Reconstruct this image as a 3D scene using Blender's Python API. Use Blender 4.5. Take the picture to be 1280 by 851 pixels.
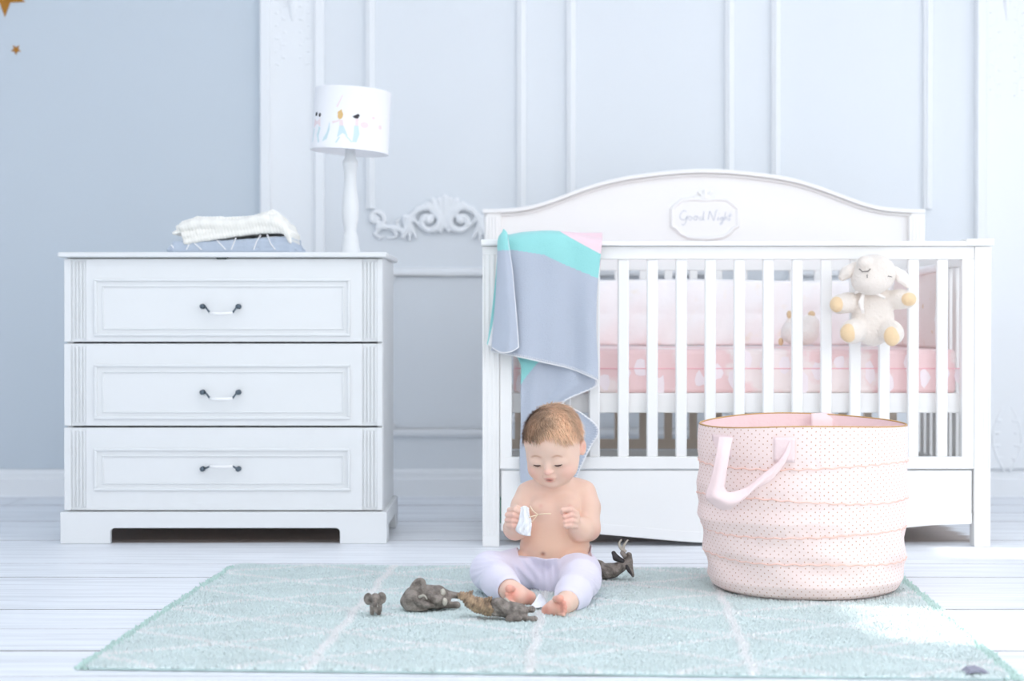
import bpy, bmesh, math, random
import numpy as np
from mathutils import Vector, Matrix

for o in list(bpy.data.objects):
    bpy.data.objects.remove(o)
random.seed(7); rng = np.random.default_rng(7)
SC = bpy.context.scene
COL = SC.collection

# ------------------------------------------------------------ camera
FP = 2068.0; CH = 0.64; TILT = math.atan(23.5/FP)
cam = bpy.data.cameras.new('camera'); camo = bpy.data.objects.new('camera', cam); COL.objects.link(camo)
camo.location = (0, 0, CH); camo.rotation_euler = (math.pi/2-TILT, 0, 0)
cam.sensor_width = 36; cam.lens = FP/1280*36; cam.clip_start = .05
cam.dof.use_dof = True; cam.dof.focus_distance = 3.95; cam.dof.aperture_fstop = 3.0
SC.camera = camo
# ------------------------------------------------------------ world, sun, window light, exposure
w = bpy.data.worlds.new('sky'); SC.world = w; w.use_nodes = True
bg = w.node_tree.nodes['Background']; bg.inputs[0].default_value = (1, 1, 1, 1); bg.inputs[1].default_value = 1.9
def light(name, kind, loc, d, energy, color, **k):
    l = bpy.data.lights.new(name, kind); l.energy = energy; l.color = color
    for a, b in k.items(): setattr(l, a, b)
    o = bpy.data.objects.new(name, l); COL.objects.link(o); o.location = loc
    o.rotation_euler = Vector(d).to_track_quat('-Z', 'Y').to_euler(); return o
light('sun', 'SUN', (3, 2, 3), (-.80, .12, -.56), 6.0, (1, .97, .92), angle=math.radians(2.2))
light('window_daylight_side', 'AREA', (2.28, 2.6, 1.45), (-1, .35, -.12), 34, (.99, .995, 1), shape='RECTANGLE', size=1.9, size_y=2.0)
light('window_daylight_far', 'AREA', (2.34, 4.7, 1.6), (-1, .02, -.06), 10, (.985, .992, 1), shape='RECTANGLE', size=1.5, size_y=2.0)
light('added_top_fill', 'AREA', (-.3, 2.9, 2.84), (0, .10, -1), 28, (1, .995, .98), shape='RECTANGLE', size=2.6, size_y=2.0)  # added overhead fill to brighten the rug, not a fitting of the room
light('window_daylight_front', 'AREA', (.9, -1.3, 2.0), (-.12, 1, -.2), 5, (.98, .99, 1), shape='RECTANGLE', size=2.4, size_y=1.8)
SC.view_settings.view_transform = 'Standard'; SC.view_settings.look = 'None'
SC.view_settings.gamma = 1; SC.view_settings.use_curve_mapping = False
SC.view_settings.exposure = -0.13
SC.cycles.diffuse_bounces = 8; SC.cycles.max_bounces = 14

# ------------------------------------------------------------ geometry of the view
def W(px, py, Y):
    dx = (px-640)/FP; dz = (425.5-py)/FP
    r = np.array([dx, math.cos(TILT)+dz*math.sin(TILT), -math.sin(TILT)+dz*math.cos(TILT)])
    r = r*(Y/r[1]); return np.array([r[0], Y, CH+r[2]])
def G(px, py, h=0.0):
    dx = (px-640)/FP; dz = (425.5-py)/FP
    r = np.array([dx, math.cos(TILT)+dz*math.sin(TILT), -math.sin(TILT)+dz*math.cos(TILT)])
    r = r*((h-CH)/r[2]); return np.array([r[0], r[1], h])
def S(px, Y): return px*Y/FP

# ------------------------------------------------------------ materials
def lin(c):
    return tuple(((v/255)/12.92 if v/255 <= .04045 else ((v/255+.055)/1.055)**2.4) for v in c)+(1,)
def mat(name, c, rough=.5, bump=0, bscale=40, c2=None, vscale=6, stretch=(1,1,1), sheen=0, metal=0, sss=0, attr=None, spec=.5, lo=.35, hi=.65):
    m = bpy.data.materials.new(name); m.use_nodes = True
    nt = m.node_tree; N = nt.nodes; L = nt.links; b = N['Principled BSDF']
    b.inputs['Base Color'].default_value = lin(c); b.inputs['Roughness'].default_value = rough
    b.inputs['Metallic'].default_value = metal; b.inputs['Sheen Weight'].default_value = sheen
    b.inputs['Specular IOR Level'].default_value = spec
    if sss:
        b.inputs['Subsurface Weight'].default_value = sss; b.inputs['Subsurface Radius'].default_value = (1, .35, .2)
        b.inputs['Subsurface Scale'].default_value = .006
    tc = N.new('ShaderNodeTexCoord'); mp = N.new('ShaderNodeMapping'); L.new(tc.outputs['Object'], mp.inputs[0])
    mp.inputs['Scale'].default_value = stretch
    if attr:
        a = N.new('ShaderNodeVertexColor'); a.layer_name = attr; L.new(a.outputs[0], b.inputs['Base Color'])
    if c2:
        n = N.new('ShaderNodeTexNoise'); n.inputs['Scale'].default_value = vscale; n.inputs['Detail'].default_value = 5
        L.new(mp.outputs[0], n.inputs['Vector'])
        mr = N.new('ShaderNodeMapRange'); mr.inputs[1].default_value = lo; mr.inputs[2].default_value = hi
        L.new(n.outputs[0], mr.inputs[0])
        mx = N.new('ShaderNodeMix'); mx.data_type = 'RGBA'; L.new(mr.outputs[0], mx.inputs[0])
        mx.inputs[6].default_value = lin(c); mx.inputs[7].default_value = lin(c2); L.new(mx.outputs[2], b.inputs['Base Color'])
    if bump:
        n = N.new('ShaderNodeTexNoise'); n.inputs['Scale'].default_value = bscale; n.inputs['Detail'].default_value = 4
        L.new(mp.outputs[0], n.inputs['Vector'])
        bp = N.new('ShaderNodeBump'); bp.inputs['Strength'].default_value = bump; bp.inputs['Distance'].default_value = .004
        L.new(n.outputs[0], bp.inputs['Height']); L.new(bp.outputs[0], b.inputs['Normal'])
    return m
M = {}
M['wall'] = mat('painted_wall', (232, 236, 240), .7, .05, 300)
M['wallpaper'] = mat('woven_wallpaper', (208, 217, 225), .75, .15, 420, stretch=(1, 1, .25))
M['plaster'] = mat('white_plaster', (244, 246, 248), .55)
M['ceiling'] = mat('ceiling_paint', (235, 238, 243), .8)
M['floor'] = mat('painted_plank', (243, 246, 251), .42, .35, 34, c2=(210, 213, 219), vscale=9, stretch=(.35, 9, 1), lo=.42, hi=.80)
def shade_patches(m):  # brown shade under dresser and crib, painted into the floor colour
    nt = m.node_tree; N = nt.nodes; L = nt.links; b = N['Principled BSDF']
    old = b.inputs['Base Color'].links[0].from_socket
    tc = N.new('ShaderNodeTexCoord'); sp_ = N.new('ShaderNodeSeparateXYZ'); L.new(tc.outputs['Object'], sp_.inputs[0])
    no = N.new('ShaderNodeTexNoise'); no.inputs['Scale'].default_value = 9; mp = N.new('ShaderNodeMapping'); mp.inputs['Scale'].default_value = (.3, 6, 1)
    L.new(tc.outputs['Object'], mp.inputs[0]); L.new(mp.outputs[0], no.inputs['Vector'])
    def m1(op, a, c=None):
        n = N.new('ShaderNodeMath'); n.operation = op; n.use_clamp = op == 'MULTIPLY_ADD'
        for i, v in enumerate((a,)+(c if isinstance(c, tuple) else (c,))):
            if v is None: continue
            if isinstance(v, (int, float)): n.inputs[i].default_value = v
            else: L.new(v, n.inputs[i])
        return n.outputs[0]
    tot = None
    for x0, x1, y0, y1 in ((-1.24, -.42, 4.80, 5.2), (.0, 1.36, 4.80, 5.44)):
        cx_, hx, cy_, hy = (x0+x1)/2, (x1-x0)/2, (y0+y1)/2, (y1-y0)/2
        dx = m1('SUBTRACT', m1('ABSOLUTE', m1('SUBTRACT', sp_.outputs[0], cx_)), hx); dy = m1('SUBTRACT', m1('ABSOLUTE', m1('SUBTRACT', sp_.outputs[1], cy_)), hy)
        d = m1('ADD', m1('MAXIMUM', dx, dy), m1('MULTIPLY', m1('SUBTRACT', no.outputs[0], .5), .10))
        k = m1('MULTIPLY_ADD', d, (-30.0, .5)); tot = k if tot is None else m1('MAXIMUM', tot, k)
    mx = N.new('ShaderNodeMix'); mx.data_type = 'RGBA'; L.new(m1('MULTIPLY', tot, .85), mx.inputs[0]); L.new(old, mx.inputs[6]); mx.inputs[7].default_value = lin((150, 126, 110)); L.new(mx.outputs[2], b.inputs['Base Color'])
shade_patches(M['floor'])
M['subfloor'] = mat('dark_subfloor', (120, 112, 108), .8)
M['lacquer'] = mat('white_lacquer', (230, 232, 233), .35)
M['crib'] = mat('white_crib_paint', (244, 244, 243), .4)
M['beech'] = mat('unpainted_beech', (228, 212, 196), .6, .2, 50, stretch=(1, 1, 6))
M['steel'] = mat('dark_steel', (96, 108, 118), .3, metal=.8)
M['porcelain'] = mat('white_porcelain', (248, 248, 248), .2)
M['black'] = mat('notch_black', (22, 44, 40), .6)
M['green'] = mat('green_edge', (10, 92, 66), .6)
M['gold'] = mat('gold_paper', (176, 118, 34), .45, metal=.25)
M['shade'] = mat('lamp_shade_fabric', (246, 246, 249), .8, .1, 200)
M['ivory'] = mat('ivory_knit', (242, 240, 233), .9, sheen=.3)
M['greyblue'] = mat('grey_blue_cotton', (184, 195, 210), .9, .2, 250)
M['wool'] = mat('grey_wool', (186, 194, 208), .95, .5, 320, sheen=.3)
M['aqua'] = mat('aqua_wool', (152, 218, 216), .95, .5, 320, sheen=.3)
M['pinkwool'] = mat('pink_wool', (243, 214, 222), .95, .5, 320, sheen=.3)
M['stitch'] = mat('white_stitch', (240, 240, 242), .9)
M['quilt'] = mat('white_quilt', (252, 250, 250), .9, .3, 60, c2=(250, 244, 236), vscale=14, lo=.6, hi=.72)
M['bumper'] = mat('blush_bumper', (243, 230, 226), .9, .2, 90, c2=(232, 208, 186), vscale=30, lo=.66, hi=.7)
M['sheet'] = mat('pink_floral_sheet', (246, 216, 216), .85, .1, 60, c2=(250, 238, 236), vscale=7, lo=.5, hi=.56)
M['plush'] = mat('cream_plush', (234, 225, 216), .98, 1.0, 130, sheen=.5)
M['plush2'] = mat('soft_white_plush', (253, 246, 240), .98, 1.0, 130, sheen=.5)
M['pad'] = mat('tan_velour', (236, 208, 168), .95, .5, 160, sheen=.3)
M['thread'] = mat('grey_thread', (120, 112, 108), .8)
M['skin'] = mat('skin', (230, 190, 170), .55, .05, 220, sss=.12, attr='Col', spec=.3)
M['leg'] = mat('lilac_jersey', (228, 224, 240), .9, .15, 300, sheen=.2)
M['hair'] = mat('fine_hair', (176, 134, 100), .55, attr='Col')
M['lash'] = mat('dark_lash', (70, 46, 38), .6)
M['pink'] = mat('pink_cotton', (246, 222, 222), .85, .2, 120)
M['piping'] = mat('gold_piping', (206, 164, 104), .5, metal=.2)
M['carved'] = mat('carved_grey', (150, 140, 132), .5, .9, 200, c2=(104, 95, 88), vscale=60, lo=.4, hi=.62)
M['carvedtan'] = mat('carved_tan', (186, 158, 128), .5, .9, 200, c2=(128, 106, 86), vscale=80, lo=.4, hi=.62)
M['horn'] = mat('pale_horn', (196, 190, 178), .5, .4, 200)
M['hoof'] = mat('dark_hoof', (60, 56, 58), .5)
M['tissue'] = mat('white_tissue', (246, 248, 252), .8, .3, 160)
M['straw'] = mat('pale_straw', (238, 218, 190), .7)
M['rugbase'] = mat('rug_backing', (206, 226, 224), .95)
M['pile'] = mat('rug_pile', (210, 235, 232), .95, attr='Col', spec=.1)
M['darkprint'] = mat('dark_print', (60, 58, 62), .8); M['blondprint'] = mat('blond_print', (226, 190, 130), .8)
M['aquaprint'] = mat('aqua_print', (208, 228, 232), .8); M['pinkprint'] = mat('pink_print', (240, 224, 226), .8)
M['letter'] = mat('grey_lettering', (204, 210, 220), .6)

# ------------------------------------------------------------ object helpers
ORG = {}
def raw(name, verts, faces, m, smooth=False):
    me = bpy.data.meshes.new(name)
    me.from_pydata([tuple(v) for v in verts], [], [tuple(f) for f in faces]) if not isinstance(faces, np.ndarray) else fill(me, verts, faces)
    for x in (m if isinstance(m, (list, tuple)) else [m]): me.materials.append(M[x] if isinstance(x, str) else x)
    if smooth: me.shade_smooth()
    return me
def fill(me, v, f):
    n = f.shape[1]
    me.vertices.add(len(v)); me.vertices.foreach_set('co', np.asarray(v, dtype=np.float32).ravel())
    me.loops.add(f.size); me.loops.foreach_set('vertex_index', f.ravel().astype(np.int32))
    me.polygons.add(len(f)); me.polygons.foreach_set('loop_start', np.arange(0, f.size, n, dtype=np.int32))
    me.polygons.foreach_set('loop_total', np.full(len(f), n, dtype=np.int32))
    me.update(calc_edges=True); me.validate()
def obj(name, vf, m, parent=None, smooth=False, bevel=0, at=None, label=None, seg=2):
    v, f = vf[0], vf[1]
    v = np.asarray(v, dtype=float)
    org = ORG[parent.name] if parent else np.array(at if at is not None else [(v[:,0].min()+v[:,0].max())/2, (v[:,1].min()+v[:,1].max())/2, v[:,2].min()], dtype=float)
    me = raw(name, v-org, f, m, smooth)
    if len(vf) > 2 and vf[2] is not None: me.polygons.foreach_set('material_index', np.asarray(vf[2], dtype=np.int32))
    o = bpy.data.objects.new(name, me); COL.objects.link(o)
    if parent: o.parent = parent
    else: o.location = org
    ORG[o.name] = org
    if bevel:
        b = o.modifiers.new('bevel', 'BEVEL'); b.width = bevel; b.segments = seg; b.limit_method = 'ANGLE'; b.harden_normals = False
        me.shade_smooth(); bpy_smooth(me)
    if label: o['label'] = label
    return o
def bpy_smooth(me):
    me.set_sharp_from_angle(angle=math.radians(40))
def tag(o, label, cat, group=None):
    o['label'] = label; o['category'] = cat
    if group: o['group'] = group
    return o
def thing(name, label, cat, loc, group=None):
    o = bpy.data.objects.new(name, None); COL.objects.link(o); o.location = tuple(loc); ORG[o.name] = np.array(loc, dtype=float)
    o.empty_display_size = .05
    return tag(o, label, cat, group)
def struct(o):
    o['kind'] = 'structure'; return o
def cat(*L):
    V = []; F = []; n = 0; MI = []; use = False
    for l in L:
        V += [tuple(p) for p in l[0]]; F += [tuple(i+n for i in q) for q in l[1]]; n = len(V)
        if len(l) > 2 and l[2] is not None: MI += list(l[2]); use = True
        else: MI += [0]*len(l[1])
    return (V, F, MI) if use else (V, F)
def mi(vf, i): return (vf[0], vf[1], [i]*len(vf[1]))
def box(x0, x1, y0, y1, z0, z1):
    v = [(x, y, z) for x in (x0, x1) for y in (y0, y1) for z in (z0, z1)]
    f = [(0,1,3,2), (4,6,7,5), (0,4,5,1), (2,3,7,6), (0,2,6,4), (1,5,7,3)]
    return v, f
def pbox(px0, py0, px1, py1, Y0, Y1):
    a = W(px0, py0, Y0); b = W(px1, py1, Y0)
    return box(a[0], b[0], Y0, Y1, b[2], a[2])
def prism(pts, y0, y1):           # pts = [(x, z)...]
    n = len(pts)
    v = [(x, y0, z) for x, z in pts]+[(x, y1, z) for x, z in pts]
    a = sum(pts[i][0]*pts[(i+1) % n][1]-pts[(i+1) % n][0]*pts[i][1] for i in range(n))
    f = [tuple(range(n)), tuple(range(2*n-1, n-1, -1))]+[(i, i+n, (i+1) % n+n, (i+1) % n) for i in range(n)]
    if a < 0: f = [tuple(reversed(q)) for q in f]
    return v, f
def tube(pts, r, n=8, closed=False, flat=1.0):
    P = np.array(pts, dtype=float); m = len(P)
    R = np.full(m, r) if np.isscalar(r) else np.array(r, dtype=float)
    V = []; F = []; up = None
    for i in range(m):
        if closed: t = P[(i+1) % m]-P[i-1]
        else: t = P[min(i+1, m-1)]-P[max(i-1, 0)]
        t = t/(np.linalg.norm(t)+1e-12)
        if up is None:
            up = np.array([0, 0, 1.]) if abs(t[2]) < .9 else np.array([0, 1., 0])
        s = np.cross(t, up); s /= np.linalg.norm(s)+1e-12; up = np.cross(s, t)
        for k in range(n):
            a = 2*math.pi*k/n
            V.append(P[i]+R[i]*(math.cos(a)*s+math.sin(a)*up*flat))
    for i in range(m if closed else m-1):
        for k in range(n):
            a = i*n+k; b = i*n+(k+1) % n; j = ((i+1) % m)*n
            F.append((a, j+k, j+(k+1) % n, b))
    if not closed:
        F.append(tuple(range(n))); F.append(tuple(range((m-1)*n+n-1, (m-1)*n-1, -1)))
    return V, F
def lathe(c, prof, n=32, tilt=0):      # prof [(r,z)], capped
    V = []; F = []
    for r, z in prof:
        for k in range(n):
            a = 2*math.pi*k/n; V.append((c[0]+r*math.cos(a), c[1]+r*math.sin(a), c[2]+z))
    for i in range(len(prof)-1):
        for k in range(n):
            F.append((i*n+k, i*n+(k+1) % n, (i+1)*n+(k+1) % n, (i+1)*n+k))
    F.append(tuple(range(n-1, -1, -1))); F.append(tuple(range((len(prof)-1)*n, len(prof)*n)))
    return V, F
def ell(c, r, n=14, R=None):
    V = []; F = []; R = np.eye(3) if R is None else np.array(R)
    for i in range(n//2+1):
        t = math.pi*i/(n//2)
        for k in range(n):
            a = 2*math.pi*k/n
            V.append(np.array(c)+R@np.array([r[0]*math.sin(t)*math.cos(a), r[1]*math.sin(t)*math.sin(a), -r[2]*math.cos(t)]))
    for i in range(n//2):
        for k in range(n):
            F.append((i*n+k, i*n+(k+1) % n, (i+1)*n+(k+1) % n, (i+1)*n+k))
    return V, F
def cr(P, n):                      # catmull-rom resample
    P = np.asarray(P, dtype=float); m = len(P)
    if m == 2:
        t = np.linspace(0, 1, n)[:, None]; t = t.reshape((n,)+(1,)*(P.ndim-1)); return P[0]*(1-t)+P[1]*t
    E = np.concatenate([(2*P[0]-P[1])[None], P, (2*P[-1]-P[-2])[None]])
    u = np.linspace(0, m-1-1e-9, n); i = u.astype(int); f = (u-i).reshape((n,)+(1,)*(P.ndim-1))
    a, b, c, d = E[i], E[i+1], E[i+2], E[i+3]
    return .5*(2*b+(c-a)*f+(2*a-5*b+4*c-d)*f*f+(3*b-a-3*c+d)*f**3)
def sheet(rows, nu, nv, disp=None, world=False):
    C = np.array(rows, dtype=float)                 # R x C x 3 in (px,py,Y)
    g = cr(np.swapaxes(cr(np.swapaxes(C, 0, 1), nu), 0, 1), nv)
    V = np.zeros((nv, nu, 3)); 
    for j in range(nv):
        for i in range(nu):
            p = g[j, i].copy()
            if disp: p[2 if not world else 1] += disp(i/(nu-1), j/(nv-1))
            V[j, i] = p if world else W(*p)
    F = [(j*nu+i, j*nu+i+1, (j+1)*nu+i+1, (j+1)*nu+i) for j in range(nv-1) for i in range(nu-1)]
    return V.reshape(-1, 3), F, g
def solid(o, t, off=0):
    s = o.modifiers.new('thickness', 'SOLIDIFY'); s.thickness = t; s.offset = off; return o

# ------------------------------------------------------------ signed-distance modelling (smooth bodies)
class SDF:
    def __init__(s): s.ops = []
    def add(s, kind, a, r, b=None, rb=None, k=.01, sub=False, fr=None, R=None):
        s.ops.append((kind, np.array(a, float), r, None if b is None else np.array(b, float), rb, k, sub, fr, R)); return s
    def e(s, c, r, k=.01, sub=False, fr=None, R=None): return s.add('e', c, np.array(r, float)*np.ones(3), k=k, sub=sub, fr=fr, R=R)
    def c(s, a, b, ra, rb=None, k=.01, sub=False, fr=None): return s.add('c', a, ra, b, ra if rb is None else rb, k=k, sub=sub, fr=fr)
    def chain(s, pts, rs, k=.01, fr=None):
        for i in range(len(pts)-1): s.c(pts[i], pts[i+1], rs[i], rs[i+1], k=k, fr=fr)
        return s
    @staticmethod
    def dist(op, P):
        kind, a, r, b, rb, k, sub, fr, R = op
        sc = 1.0
        if fr is not None: RR, o, sc = fr; P = (P-o)@RR/sc
        if kind == 'e':
            q = P-a
            if R is not None: q = q@R
            k0 = np.sqrt(((q/r)**2).sum(-1)); k1 = np.sqrt(((q/(r*r))**2).sum(-1))+1e-9
            d = k0*(k0-1)/k1
        else:
            ba = b-a; q = P-a; t = np.clip((q@ba)/(ba@ba+1e-12), 0, 1)
            d = np.sqrt(((q-t[..., None]*ba)**2).sum(-1))-(r+(rb-r)*t)
        return (d*sc).astype(np.float32)
    def bounds(s, op):
        kind, a, r, b, rb, k, sub, fr, R = op
        if kind == 'e':
            m = float(np.max(r)); lo = a-m; hi = a+m
            if R is None and fr is None: lo = a-r; hi = a+r
        else: lo = np.minimum(a-r, b-rb); hi = np.maximum(a+r, b+rb)
        if fr is not None:
            RR, o, sc = fr
            C = np.array([[(lo, hi)[i][0], (lo, hi)[j][1], (lo, hi)[l][2]] for i in (0, 1) for j in (0, 1) for l in (0, 1)])
            C = (C*sc)@RR.T+o; lo = C.min(0); hi = C.max(0)
        return lo, hi
    def grid(s, h, post=None):
        B = [s.bounds(op) for op in s.ops if not op[6]]
        lo = np.min([b[0] for b in B], 0)-4*h-.006; hi = np.max([b[1] for b in B], 0)+4*h+.006
        n = np.ceil((hi-lo)/h).astype(int)+1
        D = np.full(n, .06, dtype=np.float32)
        for op in s.ops:
            l, u = s.bounds(op); k = op[5]; pad = k+3*h+.004
            i0 = np.maximum(((l-pad-lo)/h).astype(int), 0); i1 = np.minimum(((u+pad-lo)/h).astype(int)+2, n)
            if (i1 <= i0).any(): continue
            ax = [lo[t]+h*np.arange(i0[t], i1[t]) for t in range(3)]
            P = np.stack(np.meshgrid(*ax, indexing='ij'), -1)
            d = s.dist(op, P); sl = tuple(slice(i0[t], i1[t]) for t in range(3)); A = D[sl]
            if op[6]:
                d = -d; q = np.maximum(k-np.abs(A-d), 0)/k; D[sl] = np.maximum(A, d)+q*q*k*.25
            else:
                q = np.maximum(k-np.abs(A-d), 0)/k; D[sl] = np.minimum(A, d)-q*q*k*.25
        if post: D = post(D, lo, h)
        return D, lo
    def mesh(s, h, post=None):
        D, lo = s.grid(h, post); return nets(D, lo, h)
def nets(D, lo, h):
    S_ = D < 0
    cnt = np.zeros(tuple(np.array(D.shape)-1), dtype=np.int8)
    offs = [(i, j, k) for i in (0, 1) for j in (0, 1) for k in (0, 1)]
    nx, ny, nz = cnt.shape
    for i, j, k in offs: cnt += S_[i:i+nx, j:j+ny, k:k+nz]
    act = (cnt > 0) & (cnt < 8); I = np.argwhere(act)
    idx = np.full(cnt.shape, -1, dtype=np.int32); idx[tuple(I.T)] = np.arange(len(I))
    acc = np.zeros((len(I), 3)); num = np.zeros(len(I))
    for a in offs:
        for ax in range(3):
            if a[ax]: continue
            b = list(a); b[ax] = 1
            va = D[I[:,0]+a[0], I[:,1]+a[1], I[:,2]+a[2]]; vb = D[I[:,0]+b[0], I[:,1]+b[1], I[:,2]+b[2]]
            m = (va < 0) != (vb < 0); t = np.where(m, va/np.where(m, va-vb, 1), 0)
            p = np.tile(np.array(a, float), (len(I), 1)); p[:, ax] += t
            acc[m] += p[m]; num[m] += 1
    V = (I+acc/num[:, None])*h+lo
    Q = []
    for ax in range(3):
        o1, o2 = [(1, 2), (2, 0), (0, 1)][ax]
        sl0 = [slice(None)]*3; sl1 = [slice(None)]*3; sl0[ax] = slice(0, -1); sl1[ax] = slice(1, None)
        A = S_[tuple(sl0)]; B = S_[tuple(sl1)]
        E = np.argwhere(A != B)
        E = E[(E[:, o1] > 0) & (E[:, o2] > 0) & (E[:, o1] < D.shape[o1]-1) & (E[:, o2] < D.shape[o2]-1)]
        def cell(d1, d2):
            c = E.copy(); c[:, o1] -= d1; c[:, o2] -= d2; return idx[tuple(c.T)]
        q = np.stack([cell(1, 1), cell(0, 1), cell(0, 0), cell(1, 0)], 1)
        fl = ~A[tuple(E.T)]; q[fl] = q[fl][:, ::-1]; Q.append(q)
    Q = np.concatenate(Q); Q = Q[(Q >= 0).all(1)]
    # light smoothing
    for it in range(2):
        s_ = np.zeros_like(V); c_ = np.zeros(len(V))
        for a in range(4):
            b = (a+1) % 4
            np.add.at(s_, Q[:, a], V[Q[:, b]]); np.add.at(c_, Q[:, a], 1)
            np.add.at(s_, Q[:, b], V[Q[:, a]]); np.add.at(c_, Q[:, b], 1)
        V = V*.5+.5*s_/np.maximum(c_, 1)[:, None]
    return V, Q
def paint(o, cols):
    a = o.data.color_attributes.new('Col', 'FLOAT_COLOR', 'POINT')
    c = np.ones((len(o.data.vertices), 4), dtype=np.float32); c[:, :3] = cols
    a.data.foreach_set('color', c.ravel())
def L3(c): return np.array(lin(c)[:3])
def rot(ax, deg): return np.array(Matrix.Rotation(math.radians(deg), 3, ax))

# ============================================================ SETTING
YW = 6.07; XL = -2.5; XR = 2.4; ZC = 2.9
fl = struct(obj('floor', box(XL, XR, -2.2, YW, -.06, -.022), 'subfloor', at=(0, 0, -.06)))
# painted planks, one object each
gap = .0026
pm = None
M['grime'] = mat('joint_grime', (158, 152, 152), .9)
edges = [3.212+.232*k for k in range(-22, 13)]
for r, y0 in enumerate(edges):
    y1 = min(y0+.232, YW-.002)
    if y1-y0 < .03: continue
    cut = random.uniform(-2.2, -1.3) if r % 2 else random.uniform(1.2, 2.0)
    for a, b in ((XL, cut), (cut, XR)):
        g1, g2 = random.choice((.0006, .001, .0035, .005)), random.choice((.0006, .001, .002))
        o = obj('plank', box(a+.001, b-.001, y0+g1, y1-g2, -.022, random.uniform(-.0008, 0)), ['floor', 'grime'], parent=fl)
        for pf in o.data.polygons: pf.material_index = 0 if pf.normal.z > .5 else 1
# back wall and its relief
wb = struct(obj('wall_back', cat(box(XL-.12, XR+.12, YW, YW+.12, -.06, ZC+.1)), 'wall', at=(0, YW, 0)))
lx = W(327, 0, YW)[0]
obj('wallpaper', box(XL, lx, YW-.004, YW, .1, ZC-.02), 'wallpaper', parent=wb)
struct(obj('wall_left', box(XL-.12, XL, -2.2, YW, -.06, ZC+.1), 'wall'))
def wallR():
    holes = [(3.0, 3.42, .86, 1.24), (4.30, 4.52, .12, .92)]
    B = []; X0, X1 = XR, XR+.12
    ys = [-2.2]+[v for h in holes for v in h[:2]]+[YW]
    for a, b in ((-2.2, 3.0), (3.42, 4.30), (4.52, YW)): B.append(box(X0, X1, a, b, -.06, ZC+.1))
    for (a, b, c, d) in holes: B.append(box(X0, X1, a, b, -.06, c)); B.append(box(X0, X1, a, b, d, ZC+.1))
    return cat(*B)
struct(obj('wall_right', wallR(), 'wall'))
struct(obj('ceiling', box(XL, XR, -2.2, YW, ZC, ZC+.1), 'ceiling'))
def bb(prof, x0, x1):   # profile (y outwards,z)
    v = []; n = len(prof)
    for x in (x0, x1): v += [(x, YW-d, z) for d, z in prof]
    f = [(i, (i+1) % n, (i+1) % n+n, i+n) for i in range(n)]+[tuple(range(n-1, -1, -1)), tuple(range(n, 2*n))]
    return v, f
struct(obj('baseboard_back', bb([(0, -.002), (.018, -.002), (.018, .062), (.012, .07), (.012, .086), (.006, .094), (0, .1)], XL, XR), 'plaster'))
trimn = [0]
def trim(vf, m='plaster', bevel=.006, smooth=False):
    trimn[0] += 1
    return struct(obj('trim_%d' % trimn[0], vf, m, bevel=bevel, smooth=smooth))
def mould(px0, py0, px1, py1, wdt=.034, d=.02):   # vertical/horizontal strip on the wall centred on pixels
    a = W(px0, py0, YW); b = W(px1, py1, YW)
    if px0 == px1:
        return cat(box(a[0]-wdt/2, a[0]+wdt/2, YW-d, YW+.002, b[2], a[2]), box(a[0]-wdt*.22, a[0]+wdt*.22, YW-d-.008, YW-d+.001, b[2], a[2]))
    return cat(box(a[0], b[0], YW-d, YW+.002, a[2]-wdt/2, a[2]+wdt/2), box(a[0], b[0], YW-d-.008, YW-d+.001, a[2]-wdt*.22, a[2]+wdt*.22))
TOP = -250
# pilasters (slab with raised edges) left and right
for x0, x1 in ((326, 406), (1219, 1299)):
    a = W(x0, TOP, YW)[0]; b = W(x1, TOP, YW)[0]; z1 = W(0, TOP, YW)[2]
    trim(cat(box(a, b, YW-.022, YW+.002, .1, z1), box(a, a+.036, YW-.042, YW-.021, .1, z1), box(b-.036, b, YW-.042, YW-.021, .1, z1)))
# tall picture-frame mouldings
for x0, x1 in ((463, 652), (714, 912), (970, 1160)):
    zt = TOP+30
    zb = 262 if x0 == 463 else 262
    for seg_ in (mould(x0, zt, x0, zb), mould(x1, zt, x1, zb), mould(x0, zt, x1, zt)): trim(seg_)
# lower dado frames with notched corners
for x0, x1 in ((470, 652), (714, 912), (970, 1160)):
    yt, yb, q = 340, 540, 26
    def P2(x, y): p = W(x, y, YW); return (p[0], YW-.008, p[2])
    arc = lambda cx, cy, a0, a1: [P2(cx+q*.8*math.cos(math.radians(t)), cy-q*.8*math.sin(math.radians(t))) for t in np.linspace(a0, a1, 7)]
    loop = arc(x0, yt, 270, 360)+arc(x1, yt, 180, 270)+arc(x1, yb, 90, 180)+arc(x0, yb, 0, 90)
    trim(tube(loop, .016, 10, closed=True), bevel=0, smooth=True)
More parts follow.
